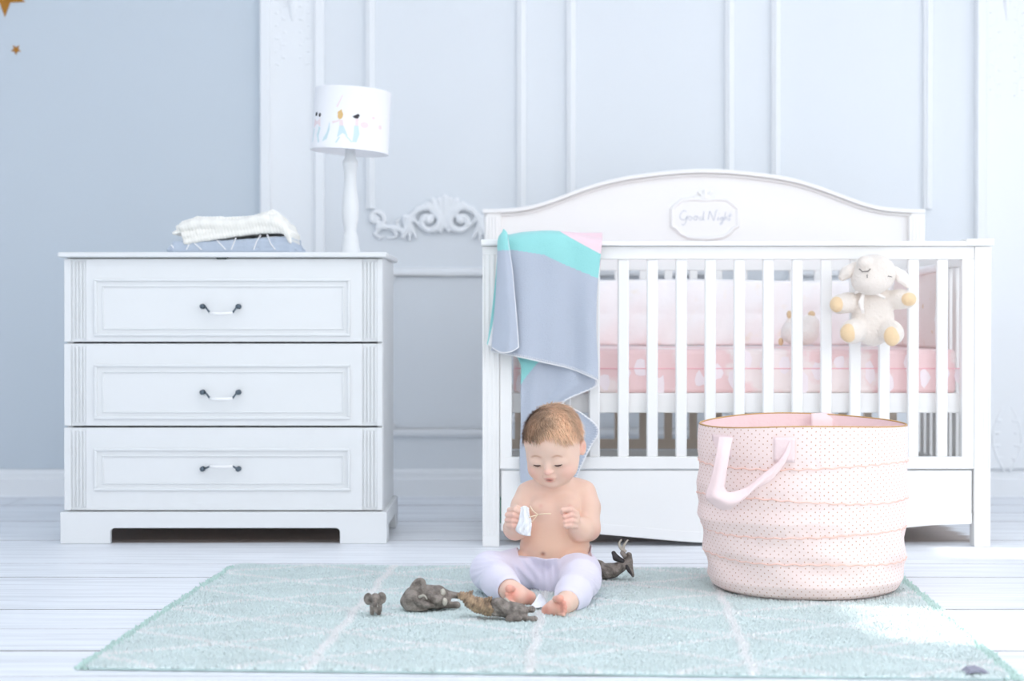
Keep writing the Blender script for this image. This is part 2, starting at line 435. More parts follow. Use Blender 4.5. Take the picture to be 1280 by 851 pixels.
# plaster cartouche at the foot of the tall frames
def cartouche(cx):
    s = SDF(); k = .0045; Y0 = YW-.012
    def spiral(x, y, r0, turns, a0, sgn, m, rad):
        pts = []
        n = int(26*turns)
        for i in range(n+1):
            t = i/n; r = r0*(1-.85*t); a = math.radians(a0)+sgn*turns*2*math.pi*t
            pts.append((x+r*math.cos(a), y-r*math.sin(a)))
        return pts
    for m in (-1, 1):
        def q(x, y, dy=0): return W(cx+m*(x), y, Y0-dy)
        def run(pts, r0, r1, dy=.006):
            p = [q(a, b, dy) for a, b in pts]; n = len(p)
            s.chain(p, list(np.linspace(r0, r1, n)), k=k)
        # big volute beside the shell
        run([(52, 296), (47, 284), (42, 270), (34, 262), (26, 259)], .009, .013)
        run([(26, 259)]+spiral(20, 276, 17, 1.35, 80, 1, m, 0), .013, .006)
        s.e(q(20, 276, .008), (.013, .012, .013), k=.002)
        # leaf hanging from the volute
        for (a, b, c, d, r) in ((46, 272, 36, 297, .010), (44, 275, 44, 300, .010), (50, 270, 50, 292, .009), (40, 272, 30, 284, .008)):
            s.c(q(a, b, .008), q(c, d, .002), r, r*.6, k=k)
        # tail with small volute
        run([(50, 291), (58, 286), (66, 284), (74, 284), (82, 280)], .008, .009)
        run([(82, 284)]+spiral(86, 273, 12, 1.3, 260, -1, m, 0), .009, .005)
        s.e(q(86, 273, .006), (.011, .01, .011), k=k)
        run([(78, 284), (88, 292), (82, 297), (76, 296)], .007, .004)
        run([(66, 285), (60, 293), (64, 297), (72, 297)], .007, .004)
        run([(58, 284), (60, 276), (55, 272)], .006, .003)
        # shell petals
        for (a, b) in ((7, 249), (15, 250), (22, 255)):
            s.c(q(1.5, 282, .004), q(a, b, .010), .006, .011, k=.005)
        for (a, b) in ((5, 289), (11, 288)):
            s.c(q(1, 268, .004), q(a, b, .006), .006, .007, k=.005)
    s.c(W(cx, 284, Y0-.004), W(cx, 246, Y0-.012), .007, .012, k=.005)
    return s.mesh(.0035)
cv = cartouche(556)
trim(cv, bevel=0, smooth=True)
# faint vine reliefs on the pilasters
def vine(cx, y0, y1, step, sgn=1):
    s = SDF(); Y0 = YW-.021
    for m in (-1, 1):
        y = y0; i = 0
        while (y < y1):
            a = W(cx+m*(15+2*math.sin(i*1.1)), y, Y0); b = W(cx+m*(15+2*math.sin(i*1.1+1.1)), y+step, Y0)
            s.c(a, b, .003, .003, k=.004); s.e(W(cx+m*(15+(5 if i % 2 else -5)), y+step*.5, Y0), (.009, .005, .006), k=.004); y += step; i += 1
    return s
v1 = vine(366, -60, 78, 8)
v1.c(W(366, -40, YW-.021), W(366, 26, YW-.024), .03, .004, k=.004); v1.c(W(358, -30, YW-.028), W(364, 20, YW-.026), .01, .004, k=.004)
v1.c(W(374, -30, YW-.028), W(368, 20, YW-.026), .01, .004, k=.004)
trim(v1.mesh(.0035), bevel=0, smooth=True)
v2 = vine(1259, -60, 118, 8); v2.c(W(1259, -40, YW-.021), W(1259, 26, YW-.024), .03, .004, k=.004)
trim(v2.mesh(.0035), bevel=0, smooth=True)
v3 = SDF()
for m in (-1, 1):
    pts = [(1259+m*(4+14*math.sin(t)), 588-t*26) for t in np.linspace(0, 3.1, 14)]
    v3.chain([W(a, b, YW-.023) for a, b in pts], list(np.linspace(.006, .003, 14)), k=.004)
    for t in (0.6, 1.2, 1.8, 2.4): v3.e(W(1259+m*(4+8*math.sin(t)), 588-t*26, YW-.022), (.012, .004, .008), k=.004)
trim(v3.mesh(.0035), bevel=0, smooth=True)
# gold stars
def star(cx, cy, r, a0, lab):
    p = W(cx, cy, YW-.0055); R_ = S(r, YW); pts = []
    for i in range(10):
        q = R_ if i % 2 == 0 else R_*.42; a = math.radians(a0+36*i); pts.append((p[0]+q*math.cos(a), p[2]+q*math.sin(a)))
    tag(obj('wall_star', prism(pts, YW-.0065, YW-.0042), 'gold'), lab, 'star')
star(6, -6, 27, -90, 'large gold star on the wall, cut off by the top left corner')
star(20, 62, 6.8, -92, 'small gold star sticker on the blue wall below the large star')

# ============================================================ DRESSER
YD = 4.775
dz = lambda y: W(0, y, YD)[2]
dr = thing('dresser', 'white three-drawer dresser with panelled fronts and steel handles, left of the crib', 'dresser', (W(278, 680, YD)[0], YD+.22, 0))
DB = YD+.43
xl, xr = W(80, 0, YD)[0], W(478, 0, YD)[0]
ZU = W(0, 321.5, 4.752)[2]+.001
obj('carcass', cat(box(xl, xl+.018, YD+.0245, DB, .06, ZU), box(xr-.018, xr, YD+.0245, DB, .06, ZU), box(xl+.001, xr-.001, DB-.01, DB-.001, .08, ZU-.001), box(xl+.001, xr-.001, YD+.026, DB-.001, .085, .10),
    box(xl+.001, xr-.001, YD+.026, DB-.002, ZU-.02, ZU-.0006)), 'lacquer', dr, bevel=.002)
a = W(72, 315, 4.755)[0]; b = W(479, 315, 4.755)[0]
obj('top_panel', cat(box(a, b+.01, 4.752, DB+.012, W(0, 321.5, 4.752)[2], W(0, 315, 4.752)[2])), 'lacquer', dr, bevel=.004)
# plinth with bracket cut-out
def plinth():
    Yp = 4.76; x0, x1 = W(73, 0, Yp)[0], W(483, 0, Yp)[0]; zt = W(0, 640, Yp)[2]; c0, c1 = W(136, 0, Yp)[0], W(424, 0, Yp)[0]; zc = W(0, 660, Yp)[2]
    q = .012
    arch = [(c0, 0), (c0, zc-q)]+[(c0+q-q*math.cos(t), zc-q+q*math.sin(t)) for t in np.linspace(.3, math.pi/2, 5)]+[(c1-q+q*math.sin(t), zc-q+q*math.cos(t)) for t in np.linspace(0, 1.27, 5)]+[(c1, zc-q), (c1, 0)]
    pts = [(x0, 0)]+arch+[(x1, 0), (x1, zt), (x0, zt)]
    f = prism(pts, Yp, Yp+.02)
    B = [f]
    for s_, xx in ((1, x0), (-1, x1)):
        v, fc = prism([(Yp+.02, 0), (Yp+.09, 0), (Yp+.09, zc), (DB-.08, zc), (DB-.08, 0), (DB, 0), (DB, zt), (Yp+.02, zt)], 0, 1)
        B.append(([((xx if s_*(y-.5) < 0 else xx+s_*.02*1) if True else 0, x, z) for x, y, z in v], fc))
    return cat(*B, box(x0, x1, DB-.02, DB, .0, zt))
pl = obj('plinth', plinth(), 'lacquer', dr, bevel=.002)
bmn = bmesh.new(); bmn.from_mesh(pl.data); bmesh.ops.recalc_face_normals(bmn, faces=bmn.faces); bmn.to_mesh(pl.data); bmn.free()
def frame(px0, py0, px1, py1, Y, wd, d):
    a = W(px0, py0, Y); b = W(px1, py1, Y)
    return cat(box(a[0], b[0], Y-d, Y+.001, a[2]-wd, a[2]), box(a[0], b[0], Y-d, Y+.001, b[2], b[2]+wd), box(a[0], a[0]+wd, Y-d, Y+.001, b[2]+wd, a[2]-wd), box(b[0]-wd, b[0], Y-d, Y+.001, b[2]+wd, a[2]-wd))
for y0, y1, f0, f1, hy, up in ((323.6, 427, 348, 420, 383, 0), (429.4, 532, 455, 524, 490, 0), (534.4, 637.5, 560, 613, 585.5, 1)):
    flx = [89, 93.5, 98, 102.5, 107]; frx = [453, 457.5, 462, 466.5, 471]
    B = [pbox(80, y0, 478, y1, YD+.006, YD+.024)]
    xs = [80]+[v for v in flx]; 
    # proud field with flutes left open
    B.append(pbox(80, y0, 89, y1, YD, YD+.007))
    for arr in (flx[:-1], frx[:-1]):
        for xv in arr: B.append(pbox(xv+1.9, y0+4, xv+4.5, y1-4, YD, YD+.007))
    B.append(pbox(107, y0, 453, y1, YD, YD+.007)); B.append(pbox(471, y0, 478, y1, YD, YD+.007))
    d = obj('drawer', cat(*B), 'lacquer', dr, bevel=.0012)
    obj('panel_moulding', frame(118, f0, 438, f1, YD, .008, .007), 'lacquer', d, bevel=.002)
    obj('inner_bead', frame(128, f0+9, 430, f1-8, YD, .004, .004), 'lacquer', d, bevel=.0015)
    hd = []; hw = []
    for s_ in (-1, 1):
        cx = 276.5+s_*22.3; p = W(cx, hy, YD)
        V, F = lathe((0, 0, 0), [(.0062, 0), (.0075, .002), (.0075, .004), (.004, .006), (.0035, .014), (.0068, .017), (.0074, .021), (.004, .025), (.001, .0255)], 14)
        hd.append(([(p[0]+v[0], YD-v[2], p[2]+v[1]) for v in V], F))
        e = 276.5+s_*14; yy = hy+(8 if not up else -3)
        hd.append(tube([W(cx-s_*2, hy, YD-.02), W(cx-s_*4.5, hy+(3 if not up else -1), YD-.024), W(e, yy, YD-.026)], [.003, .0028, .0032], 8))
    hw = tube([W(276.5-14.5, yy, YD-.026), W(276.5-5, yy+.8, YD-.028), W(276.5+5, yy+.8, YD-.028), W(276.5+14.5, yy, YD-.026)], [.0042, .0046, .0046, .0042], 10)
    h = obj('handle', cat(*[mi(x, 0) for x in hd], mi(hw, 1)), ['steel', 'porcelain'], d, smooth=True, label='drop handle with dark steel ends and a white porcelain grip')
obj('notch', prism([(W(268, 0, YD)[0], dz(321.5)), (W(285, 0, YD)[0], dz(321.5)), (W(282, 0, YD)[0], dz(324)), (W(271, 0, YD)[0], dz(324))], YD-.006, YD+.003), 'black', dr, label='small black catch under the dresser top')  # dark gap below the top, built as a solid black piece
ZT = W(0, 315, 4.752)[2]

# ---- lamp
YLp = 5.0
lc = W(438, 312, YLp); lc[2] = ZT
lamp = thing('table_lamp', 'white turned table lamp with printed drum shade on the dresser', 'lamp', lc)
def z_(y): return W(0, y, YLp)[2]-ZT
prof = [(.034, 0), (.034, .006), (.029, .012), (.024, z_(300)), (.0235, z_(296)), (.018, z_(290)), (.019, z_(285)), (.0255, z_(272)), (.0262, z_(262)), (.024, z_(250)), (.0195, z_(235)), (.0185, z_(222)), (.020, z_(212)), (.0235, z_(206)), (.0235, z_(202)), (.017, z_(198)), (.015, z_(180))]
obj('base', lathe(lc, prof, 32), 'lacquer', lamp, smooth=True)
sc_ = W(439.2, 152, YLp); RS = S(47.5, YLp); HS = S(38.5, YLp); tl = rot('Y', 4)
def shp(a, z, off=0): return sc_+tl@np.array([(RS+off+(-z)*.02)*math.sin(a), -(RS+off+(-z)*.02)*math.cos(a), z])
V = []; F = []; n = 64
for z in (-HS, -HS+.003, HS-.003, HS):
    for k in range(n): V.append(shp(2*math.pi*k/n, z, .0012 if abs(z) == HS else 0))
for i in range(3):
    for k in range(n): F.append((i*n+k, i*n+(k+1) % n, (i+1)*n+(k+1) % n, (i+1)*n+k))
sh = obj('lamp_shade', (V, F), 'shade', lamp, smooth=True); solid(sh, .0016)
obj('bulb_holder', cat(tube([lc+[0, 0, z_(182)], lc+[0, 0, z_(160)]], .014, 14), *[tube([lc+[0, 0, z_(160)], sc_+tl@np.array([RS*.99*math.sin(a), -RS*.99*math.cos(a), .01])], .0015, 6) for a in (0.5, 2.6, 4.7)]), 'porcelain', lamp)
def decal(pts, px0=439.2):    # printed patch following the shade, polygon in pixels
    c = np.mean(pts, 0); V = []; F = []
    def m3(x, y):
        a = math.asin(max(-.985, min(.985, (x-px0)/48.3))); return shp(a, (152-y)*YLp/FP-math.sin(a)*0, .0012)
    n = len(pts); V = [m3(*c)]+[m3(*p) for p in pts]
    return V, [(0, (i+1) % n+1, i+1) for i in range(n)]
def oval(x, y, rx, ry, n=10): return [(x+rx*math.cos(2*math.pi*i/n), y+ry*math.sin(2*math.pi*i/n)) for i in range(n)]
P_ = {'darkprint': [], 'blondprint': [], 'aquaprint': [], 'pinkprint': []}
for x, y in ((398, 148.5), (403, 150)): P_['darkprint'].append(oval(x, y, 1.5, 2.6))
P_['aquaprint'] += [[(396, 166), (404, 164), (412, 180), (404, 184), (395, 182)], [(412, 176), (416, 168), (417, 158), (418, 168), (415, 180), (409, 183)]]
P_['pinkprint'] += [[(396, 154), (404, 154), (405, 164), (396, 165)]]
P_['blondprint'] += [oval(430, 151, 3.4, 4.4), [(426, 147), (431, 143), (434, 150), (430, 155)]]
P_['aquaprint'] += [[(430, 163), (435, 163), (441, 175), (428, 177)], [(430, 177), (432, 177), (428, 184), (426, 184)], [(438, 175), (440, 175), (447, 182), (446, 183)]]
P_['pinkprint'] += [[(429, 156), (434, 156), (435, 163), (430, 163)], [(420, 158), (429, 156), (429, 158), (421, 161)]]
P_['darkprint'] += [[(445, 151), (452, 147), (454, 149), (452, 153), (448, 153)]]
P_['aquaprint'] += [[(448, 162), (453, 162), (455, 172), (452, 182), (447, 182), (448, 172)]]
P_['pinkprint'] += [[(449, 153), (453, 153), (453, 162), (449, 162)], oval(460, 160, 5, 4), oval(470, 150, 2, 2), oval(478, 160, 2, 3)]
P_['pinkprint'] += [[(430, 126), (455, 124), (455, 125.5), (430, 127.5)], [(424, 140), (430, 127), (431, 128), (426, 141)]]
for k_, L_ in P_.items():
    obj('printed_figures', cat(*[decal(p) for p in L_]), k_, sh)['kind'] = 'stuff'

# ---- folded blankets on the dresser
def folded(cx0, cx1, cyb, cyt, Y0, depth, nl, mname, name, lab, wav=.0, sag=None):
    pass
zt0 = ZT
s = SDF()
def fold_layers(s, x0, x1, Yf, dep, z0, n, th, top=None):
    for i in range(n):
        zc = z0+th*(i+.5); jx = rng.uniform(-.006, .006)
        for t in range(9):
            u0 = t/9; u1 = (t+1)/9
            xa = x0+(x1-x0)*u0+jx; xb = x0+(x1-x0)*u1+jx
            f0 = (top(u0) if top else 1); f1 = (top(u1) if top else 1)
            for yy in (0, .33, .66, 1):
                s.c((xa, Yf+dep*yy, z0+(zc-z0)*f0), (xb, Yf+dep*yy, z0+(zc-z0)*f1), th*.62*f0, th*.62*f1, k=.006)
YB = 4.86
x0, x1 = W(218, 0, YB)[0], W(362, 0, YB)[0]
hh = lambda u: .62+.45*u-.12*math.sin(3*u)
for i in range(3):
    for yy in np.linspace(0, .2, 9):
        pts = [(x0+(x1-x0)*u, YB+yy, zt0+.009+.0165*i*hh(u)) for u in np.linspace(0, 1, 9)]
        s.chain(pts, [.0085]*9, k=.006)
        if i == 0: s.chain([(x0, YB+yy, zt0+.008), (x0-.018, YB+yy+.01, zt0+.007)], [.009, .006], k=.01); s.chain([(x1, YB+yy, zt0+.008), (x1+.03, YB+yy+.02, zt0+.006)], [.009, .005], k=.01)
        if i == 1: s.chain([pts[0], (x0-.02, YB+yy, zt0+.012)], [.008, .005], k=.01); s.chain([pts[-1], (x1+.018, YB+yy, zt0+.016)], [.009, .004], k=.01)
bl1 = obj('folded_blanket', s.mesh(.0035), 'greyblue', smooth=True, at=(W(290, 0, YB)[0], YB+.1, ZT))
tag(bl1, 'folded grey-blue blanket with white zigzags, lying on the dresser under the cream knit', 'blanket')
zz = []
zl = [[(233, 312), (237, 304)], [(243, 304), (252, 312)], [(271, 300), (282, 312)], [(289, 312), (295, 297)], [(317, 312), (321, 301), (326, 294)], [(334, 293), (338, 304), (344, 312)], [(214, 306), (218, 311)]]
for l in zl: obj('zigzag_line', tube([W(a, b, YB-.0095) for a, b in l], .0019, 6), 'stitch', bl1)
s = SDF(); YK = 4.85
topl = [(228, 284, .011), (240, 281, .014), (255, 279.5, .015), (270, 280, .015), (285, 281, .014), (300, 280, .014), (315, 277, .016), (330, 275, .018), (343, 277, .018), (354, 283, .014), (360, 292, .010), (363, 302, .006)]
botl = [(232, 303, .007), (245, 300, .008), (260, 298, .008), (280, 295, .008), (300, 292, .008), (320, 289, .009), (340, 288, .009), (356, 288, .008)]
for yy in np.linspace(0, .18, 8):
    s.chain([W(a, b, YK)+[0, yy, 0] for a, b, r in topl], [r for a, b, r in topl], k=.008)
    s.chain([W(a, b-.5, YK)+[0, yy, 0] for a, b, r in botl], [r for a, b, r in botl], k=.005)
midl = [(230, 294, .010), (250, 291, .012), (280, 287, .012), (310, 283.5, .013), (340, 283, .013), (356, 288, .010)]
for yy in np.linspace(0.004, .17, 8): s.chain([W(a, b, YK)+[0, yy, 0] for a, b, r in midl], [r for a, b, r in midl], k=.008)
for (a, b, c, d, r) in ((228, 279, 246, 274, .008), (222, 284, 234, 284, .008), (217, 291, 228, 288, .006), (232, 300, 236, 306, .007), (246, 273, 275, 273, .007), (322, 270, 340, 265, .007), (340, 265, 352, 274, .007), (275, 273, 322, 271, .005)):
    for yy in (0.01, .05, .1): s.c(W(a, b, YK)+[0, yy, 0], W(c, d, YK)+[0, yy, 0], r, r, k=.008)
def ribs(D, lo, h):
    x = lo[0]+h*np.arange(D.shape[0]); z = lo[2]+h*np.arange(D.shape[2]); 
    return D+(.0011*np.sin(2*math.pi*(x[:, None, None]+.25*z[None, None, :])/.0095)*(.6+.4*np.sin(2*math.pi*z[None, None, :]/.009))).astype(np.float32)
bl2 = obj('knitted_blanket', s.mesh(.0022, ribs), 'ivory', smooth=True, at=(W(290, 0, YK)[0], YK+.09, ZT+.04))
tag(bl2, 'cream chunky-knit blanket folded on top of the grey-blue one on the dresser', 'blanket')

# ============================================================ CRIB
YC = 4.70; YB2 = 5.47
crib = thing('crib', 'white slatted crib with arched headboard and front drawer, behind the baby', 'crib', (W(921, 0, YC)[0], YC+.38, 0))
px_ = lambda x, Y=YC: W(x, 400, Y)[0]
pz_ = lambda y, Y=YC: W(640, y, Y)[2]
XA, XB = px_(603), px_(1239)
for x0, x1 in ((603, 624), (1219, 1239)):
    a, b = px_(x0), px_(x1); fw = (b-a)
    B = [box(a, b, YC+.0035, YC+.05, 0, pz_(308))]
    t = fw/7
    for i in (0, 2, 4, 6):
        B.append(box(a+t*i, a+t*(i+1), YC+.0012, YC+.005, .0305, pz_(318.4)))
    B.append(box(a, b, YC+.0012, YC+.005, pz_(318), pz_(308))); B.append(box(a, b, YC+.0012, YC+.005, 0, .03))
    obj('front_post', cat(*B), 'crib', crib, bevel=.0012)
    obj('back_post', box(a, b, YB2-.015, YB2+.0285, 0, pz_(262, YB2)-.001), 'crib', crib, bevel=.002)
    # side end: rails and slats
    c = (a+b)/2
    e = obj('end_panel', box(c-.011, c+.011, YC+.05, YB2-.02, .1, .215), 'crib', crib, bevel=.002)
    obj('end_rail', box(c-.011, c+.011, YC+.05, YB2-.02, pz_(330), pz_(303)), 'crib', e, bevel=.002)
    sv = None
    for i in range(8):
        yy = YC+.05+(YB2-.02-YC-.05)*(i+1)/9
        if sv is None: sv = obj('slat', box(c-.008, c+.008, yy-.02, yy+.02, .215, pz_(330)), 'crib', e, bevel=.003); y00 = yy
        else:
            q = sv.copy(); COL.objects.link(q); q.parent = e; q.location = (0, yy-y00, 0)
obj('cap_rail', cat(box(px_(601), px_(1241), YC-.012, YC+.062, pz_(307.5), pz_(301.5))), 'crib', crib, bevel=.003)
obj('cap_block', box(px_(1206), px_(1241), YC-.014, YC+.064, pz_(306.5), pz_(298.5)), 'crib', crib, bevel=.003)
obj('cap_block', box(px_(601), px_(626), YC-.014, YC+.064, pz_(306.5), pz_(299.5)), 'crib', crib, bevel=.003)
gate = obj('side_gate', cat(pbox(624.6, 308, 1218.4, 324, YC+.008, YC+.036), pbox(624.6, 324, 640, 572, YC+.008, YC+.036), pbox(1203, 324, 1218.4, 572, YC+.008, YC+.036), pbox(624.6, 571, 1218.4, 586, YC+.008, YC+.036)), 'crib', crib, bevel=.002)
sv = None
for k in range(15):
    x = 670.4+36.27*k
    if sv is None: sv = obj('slat', pbox(x-7, 323.5, x+7, 571.5, YC+.014, YC+.03), 'crib', gate, bevel=.004)
    else:
        q = sv.copy(); COL.objects.link(q); q.parent = gate; q.location = (S(36.27*k, YC+.014), 0, 0)
# drawer front with bowed lower edge
pts = [(626.5, 588.5), (626.5, 664), (680, 664.5), (720, 666), (760, 669), (800, 672.5), (850, 677), (890, 679.5), (922, 680.5), (954, 679.5), (990, 677), (1040, 672.5), (1085, 667), (1125, 661), (1165, 657), (1217, 655), (1217, 588.5)]
P3 = [(px_(x), pz_(y)) for x, y in pts]
d = obj('drawer_front', prism(P3, YC+.012, YC+.032), 'crib', crib, bevel=.0015)
obj('drawer_bottom_board', box(px_(640), px_(1200), YC+.04, YB2-.12, .085, .1), 'crib', crib)
v = [(px_(x), pz_(y-7 if 0 < i < len(pts)-1 else y)) for i, (x, y) in enumerate(pts)]
low = [(px_(x), pz_(y)) for x, y in pts[1:-1]]; upp = [(x, z+.030) for x, z in low]
obj('valance', prism(low+upp[::-1], YC+.0095, YC+.0125), 'crib', d, bevel=.001)
obj('edge_strip', pbox(625.0, 621, 626.3, 654, YC+.013, YC+.02), 'green', crib, label='dark green edging strip beside the left front post')
# mattress support
obj('bed_base', cat(box(px_(637), px_(1206), YC+.045, YC+.065, pz_(517), pz_(492)), box(px_(637), px_(1206), YB2-.06, YB2-.04, pz_(517), pz_(492)), box(px_(637), px_(1206), YC+.06, YB2-.05, pz_(500), pz_(494))), 'crib', crib, bevel=.002)
# headboard
HBp = [(605, 264), (630, 263.5), (655, 261), (680, 255), (705, 246), (735, 235), (770, 225.5), (810, 219), (850, 215), (880, 214), (910, 215), (950, 219), (990, 225.5), (1022, 235), (1052, 246), (1077, 255), (1102, 261), (1128, 263.5), (1153, 264)]
HBe = 1
HB = [(W(x, y, YB2)[0], W(x, y, YB2)[2]) for x, y in cr(np.array(HBp, float), 60)]
zb = W(0, 338, YB2)[2]
hb = obj('headboard', prism([(HB[0][0], zb)]+[(HB[-1][0], zb)]+HB[::-1], YB2, YB2+.02), 'crib', crib, bevel=.0015)
def band(P, t, y0, y1, off=0):
    v = []; f = []
    for (x, z) in P: v += [(x, y0, z-t+off), (x, y0, z+off), (x, y1, z+off), (x, y1, z-t+off)]
    for i in range(len(P)-1):
        for k in range(4): f.append((i*4+k, i*4+(k+1) % 4, i*4+4+(k+1) % 4, i*4+4+k))
    f += [(3, 2, 1, 0), tuple(len(v)-4+i for i in range(4))]; return v, f
HM = [(HB[0][0]-.005, HB[0][1])]+HB+[(HB[-1][0]+.005, HB[-1][1])]
hm = obj('headboard_moulding', cat(band(HM, .014, YB2-.0245, YB2+.03, .006), band(HB, .008, YB2-.012, YB2+.001, -.009)), 'crib', hb, bevel=.003)
bmn = bmesh.new(); bmn.from_mesh(hm.data); bmesh.ops.recalc_face_normals(bmn, faces=bmn.faces); bmn.to_mesh(hm.data); bmn.free()
for x0 in (607, 1137):
    obj('pilaster', cat(pbox(x0-.8, 270, x0+15.2, 322, YB2-.020, YB2+.001), *[pbox(x0+i*4, 271, x0+i*4+2.4, 320, YB2-.0222, YB2-.018) for i in range(4)]), 'crib', hb, bevel=.001)
# plaque with lettering
pc = (881, 271)
ring = [(-41, -10), (-41, 12), (-36, 14), (-30, 21), (-22, 25), (-8, 27), (8, 27), (22, 25), (30, 21), (36, 14), (41, 12), (41, -10), (37, -14), (28, -21), (14, -22), (0, -21), (-14, -22), (-28, -21), (-37, -14)]
rp = [W(pc[0]+a, pc[1]+b, YB2-.004) for a, b in ring]
pq = obj('plaque', cat(prism([(p[0], p[2]) for p in rp], YB2-.005, YB2+.001), tube(rp, .0065, 8, closed=True)), 'crib', hb, smooth=False, bevel=0)
s = SDF()
for m in (-1, 1):
    for (a, b, c, d_, r) in ((0, -24, 0, -33, .006), (2, -25, 8, -31, .005), (3, -23, 14, -25, .004)):
        s.c(W(pc[0]+m*a, pc[1]+b, YB2-.005), W(pc[0]+m*c, pc[1]+d_, YB2-.006), r, r*.8, k=.004)
obj('plaque_crest', s.mesh(.0025), 'crib', pq, smooth=True)
GN = [  # cursive strokes of the words "Good Night", px offsets
 [(-23, -6), (-26, -8), (-30, -4), (-31, 1), (-27, 4), (-23, 1), (-22, -2), (-23, 4), (-26, 10), (-29, 9)],
 [(-19, -1), (-21, 2), (-18, 4), (-16, 1), (-19, -1)], [(-12, -1), (-14, 2), (-11, 4), (-9, 1), (-12, -1), (-8, 0)],
 [(-4, 0), (-7, 2), (-4, 4), (-2, 0), (-1, -7), (-2, 3), (0, 4)],
 [(4, 4), (6, -6), (7, -6), (11, 4), (12, 3), (14, -7), (16, -8)], [(17, 0), (16, 4), (18, 3)],
 [(22, 0), (19, 2), (21, 4), (23, 0), (22, 8), (19, 9), (24, 3)], [(26, -6), (24, 4), (27, 0), (28, 4)], [(32, -5), (30, 4), (32, 3)], [(29, -1), (34, -2)]]
L_ = []
for st in GN:
    p = cr(np.array([W(pc[0]+a, pc[1]+b, YB2-.0058) for a, b in st]), 3*len(st)); L_.append(tube(p, .0011, 5))
p = W(pc[0]+18, pc[1]-4, YB2-.0058); L_.append(ell(p, (.0014, .001, .0014), 6))
obj('lettering', cat(*L_), 'letter', pq, label='pale grey cursive words Good Night')['kind'] = 'stuff'
# back slats and raw wooden stretcher
zr = W(0, 561, YB2)[2]; zr2 = W(0, 549, YB2)[2]
obj('back_stretcher', box(px_(624, YB2), px_(1200, YB2)*1.0, YB2, YB2+.02, zr, zr2), 'beech', crib, label='unpainted beech stretcher at the back')
obj('back_bottom_rail', box(XA+.02, XB-.02, YB2, YB2+.02, zr-.06, zr-.004), 'crib', crib, bevel=.002)
sv = None; k = 0; x = 617.0
while x < 1150:
    a, b = W(x-4.8, 0, YB2)[0], W(x+4.8, 0, YB2)[0]
    if sv is None:
            sv = obj('back_slat', box(a, b, YB2+.002, YB2+.018, zr2, pz_(505)), 'beech', crib, label='unpainted lower back slat'); xa0 = a
            sw = obj('back_slat', box(a, b, YB2+.002, YB2+.018, pz_(504.5), zb), 'crib', crib, label='white upper back slat')
    else:
        for s1_ in (sv, sw): q = s1_.copy(); COL.objects.link(q); q.parent = crib; q.location = (a-xa0, 0, 0)
    x += 31.3

# ---- mattress
zm0, zm1 = pz_(493.5), pz_(437)
mt = obj('mattress', box(px_(642), px_(1203), YC+.06, YB2-.03, zm0, zm1), 'sheet', bevel=.014, seg=3)
tag(mt, 'crib mattress in a pink floral fitted sheet, lying inside the crib', 'mattress')
# bird-and-blossom print patches of the sheet (flat print)
B = []
for i in range(26):
    x = 650+i*22+rng.uniform(-5, 5); y = rng.uniform(448, 482)
    o_ = [(x+rng.uniform(5, 9)*math.cos(t), y+rng.uniform(7, 16)*math.sin(t)) for t in np.linspace(0, 2*math.pi, 9)[:-1]]
    pp = [W(a, b, YC+.0592) for a, b in o_]; B.append(([tuple(p) for p in pp], [tuple(range(8))]))
obj('printed_blossoms', cat(*B), mat('pale_print', (250, 240, 244), .85), mt)['kind'] = 'stuff'
obj('sheet_seam', tube([W(644, 460.5, YC+.059), W(1200, 460.5, YC+.059)], .0016, 6), mat('rose_seam', (246, 196, 204), .85), mt)
# ---- quilt bumper along the back and right end
def quiltpad(rows_fn, n, m_): pass
YQ = YB2-.075
def dispq(u, v): return -.012*abs(math.sin(u*math.pi*9))*abs(math.sin(v*math.pi*2))**.5-.004*math.sin(u*70+v*9)
rows = [[(650, 352, YQ), (760, 350, YQ), (880, 349, YQ), (1000, 351, YQ), (1090, 349, YQ), (1126, 350, YQ)],
        [(650, 392, YQ-.01)]+[(x, 392, YQ-.015) for x in (760, 880, 1000, 1090)]+[(1126, 392, YQ-.01)],
        [(650, 431.5, YQ)]+[(x, 431.5, YQ) for x in (760, 880, 1000, 1090)]+[(1126, 431.5, YQ)]]
V, F, g = sheet(rows, 110, 30, dispq)
qb = solid(obj('quilted_bumper', (V, F), 'quilt', smooth=True), .012, 1)
tag(qb, 'long white quilted bumper with faint gold spots, along the back of the mattress', 'crib bumper')
xi = px_(1203)-.028
rows = [[(xi, YC+.12, pz_(327)), (xi, YC+.3, pz_(338)), (xi, YC+.5, pz_(336)), (xi, YB2-.11, pz_(336))],
        [(xi-.01, YC+.12, pz_(380)), (xi-.012, YC+.3, pz_(380)), (xi-.012, YC+.5, pz_(380)), (xi-.01, YB2-.11, pz_(380))],
        [(xi, YC+.12, zm1+.002), (xi, YC+.3, zm1+.002), (xi, YC+.5, zm1+.002), (xi, YB2-.11, zm1+.002)]]
C = np.array(rows); g = cr(np.swapaxes(cr(np.swapaxes(C, 0, 1), 40), 0, 1), 24)
V = g.reshape(-1, 3); F = [(j*40+i, j*40+i+1, (j+1)*40+i+1, (j+1)*40+i) for j in range(23) for i in range(39)]
eb = solid(obj('end_bumper', (V, F), 'bumper', smooth=True), .02, 0)
tag(eb, 'blush spotted bumper with white piping, against the right end of the crib', 'crib bumper')
xo = xi-.012
s = SDF(); s.chain([(xo, YC+.105, pz_(334)), (xo+.004, YC+.095, pz_(360)), (xo, YC+.1, pz_(400)), (xo-.003, YC+.1, pz_(430))], [.009, .013, .013, .008], k=.006)
s.chain([(xo, YC+.12, pz_(333)), (xo-.004, YC+.3, pz_(334)), (xo-.004, YB2-.12, pz_(334))], [.012, .012, .012], k=.006)
obj('piping', s.mesh(.004), 'quilt', eb, smooth=True)

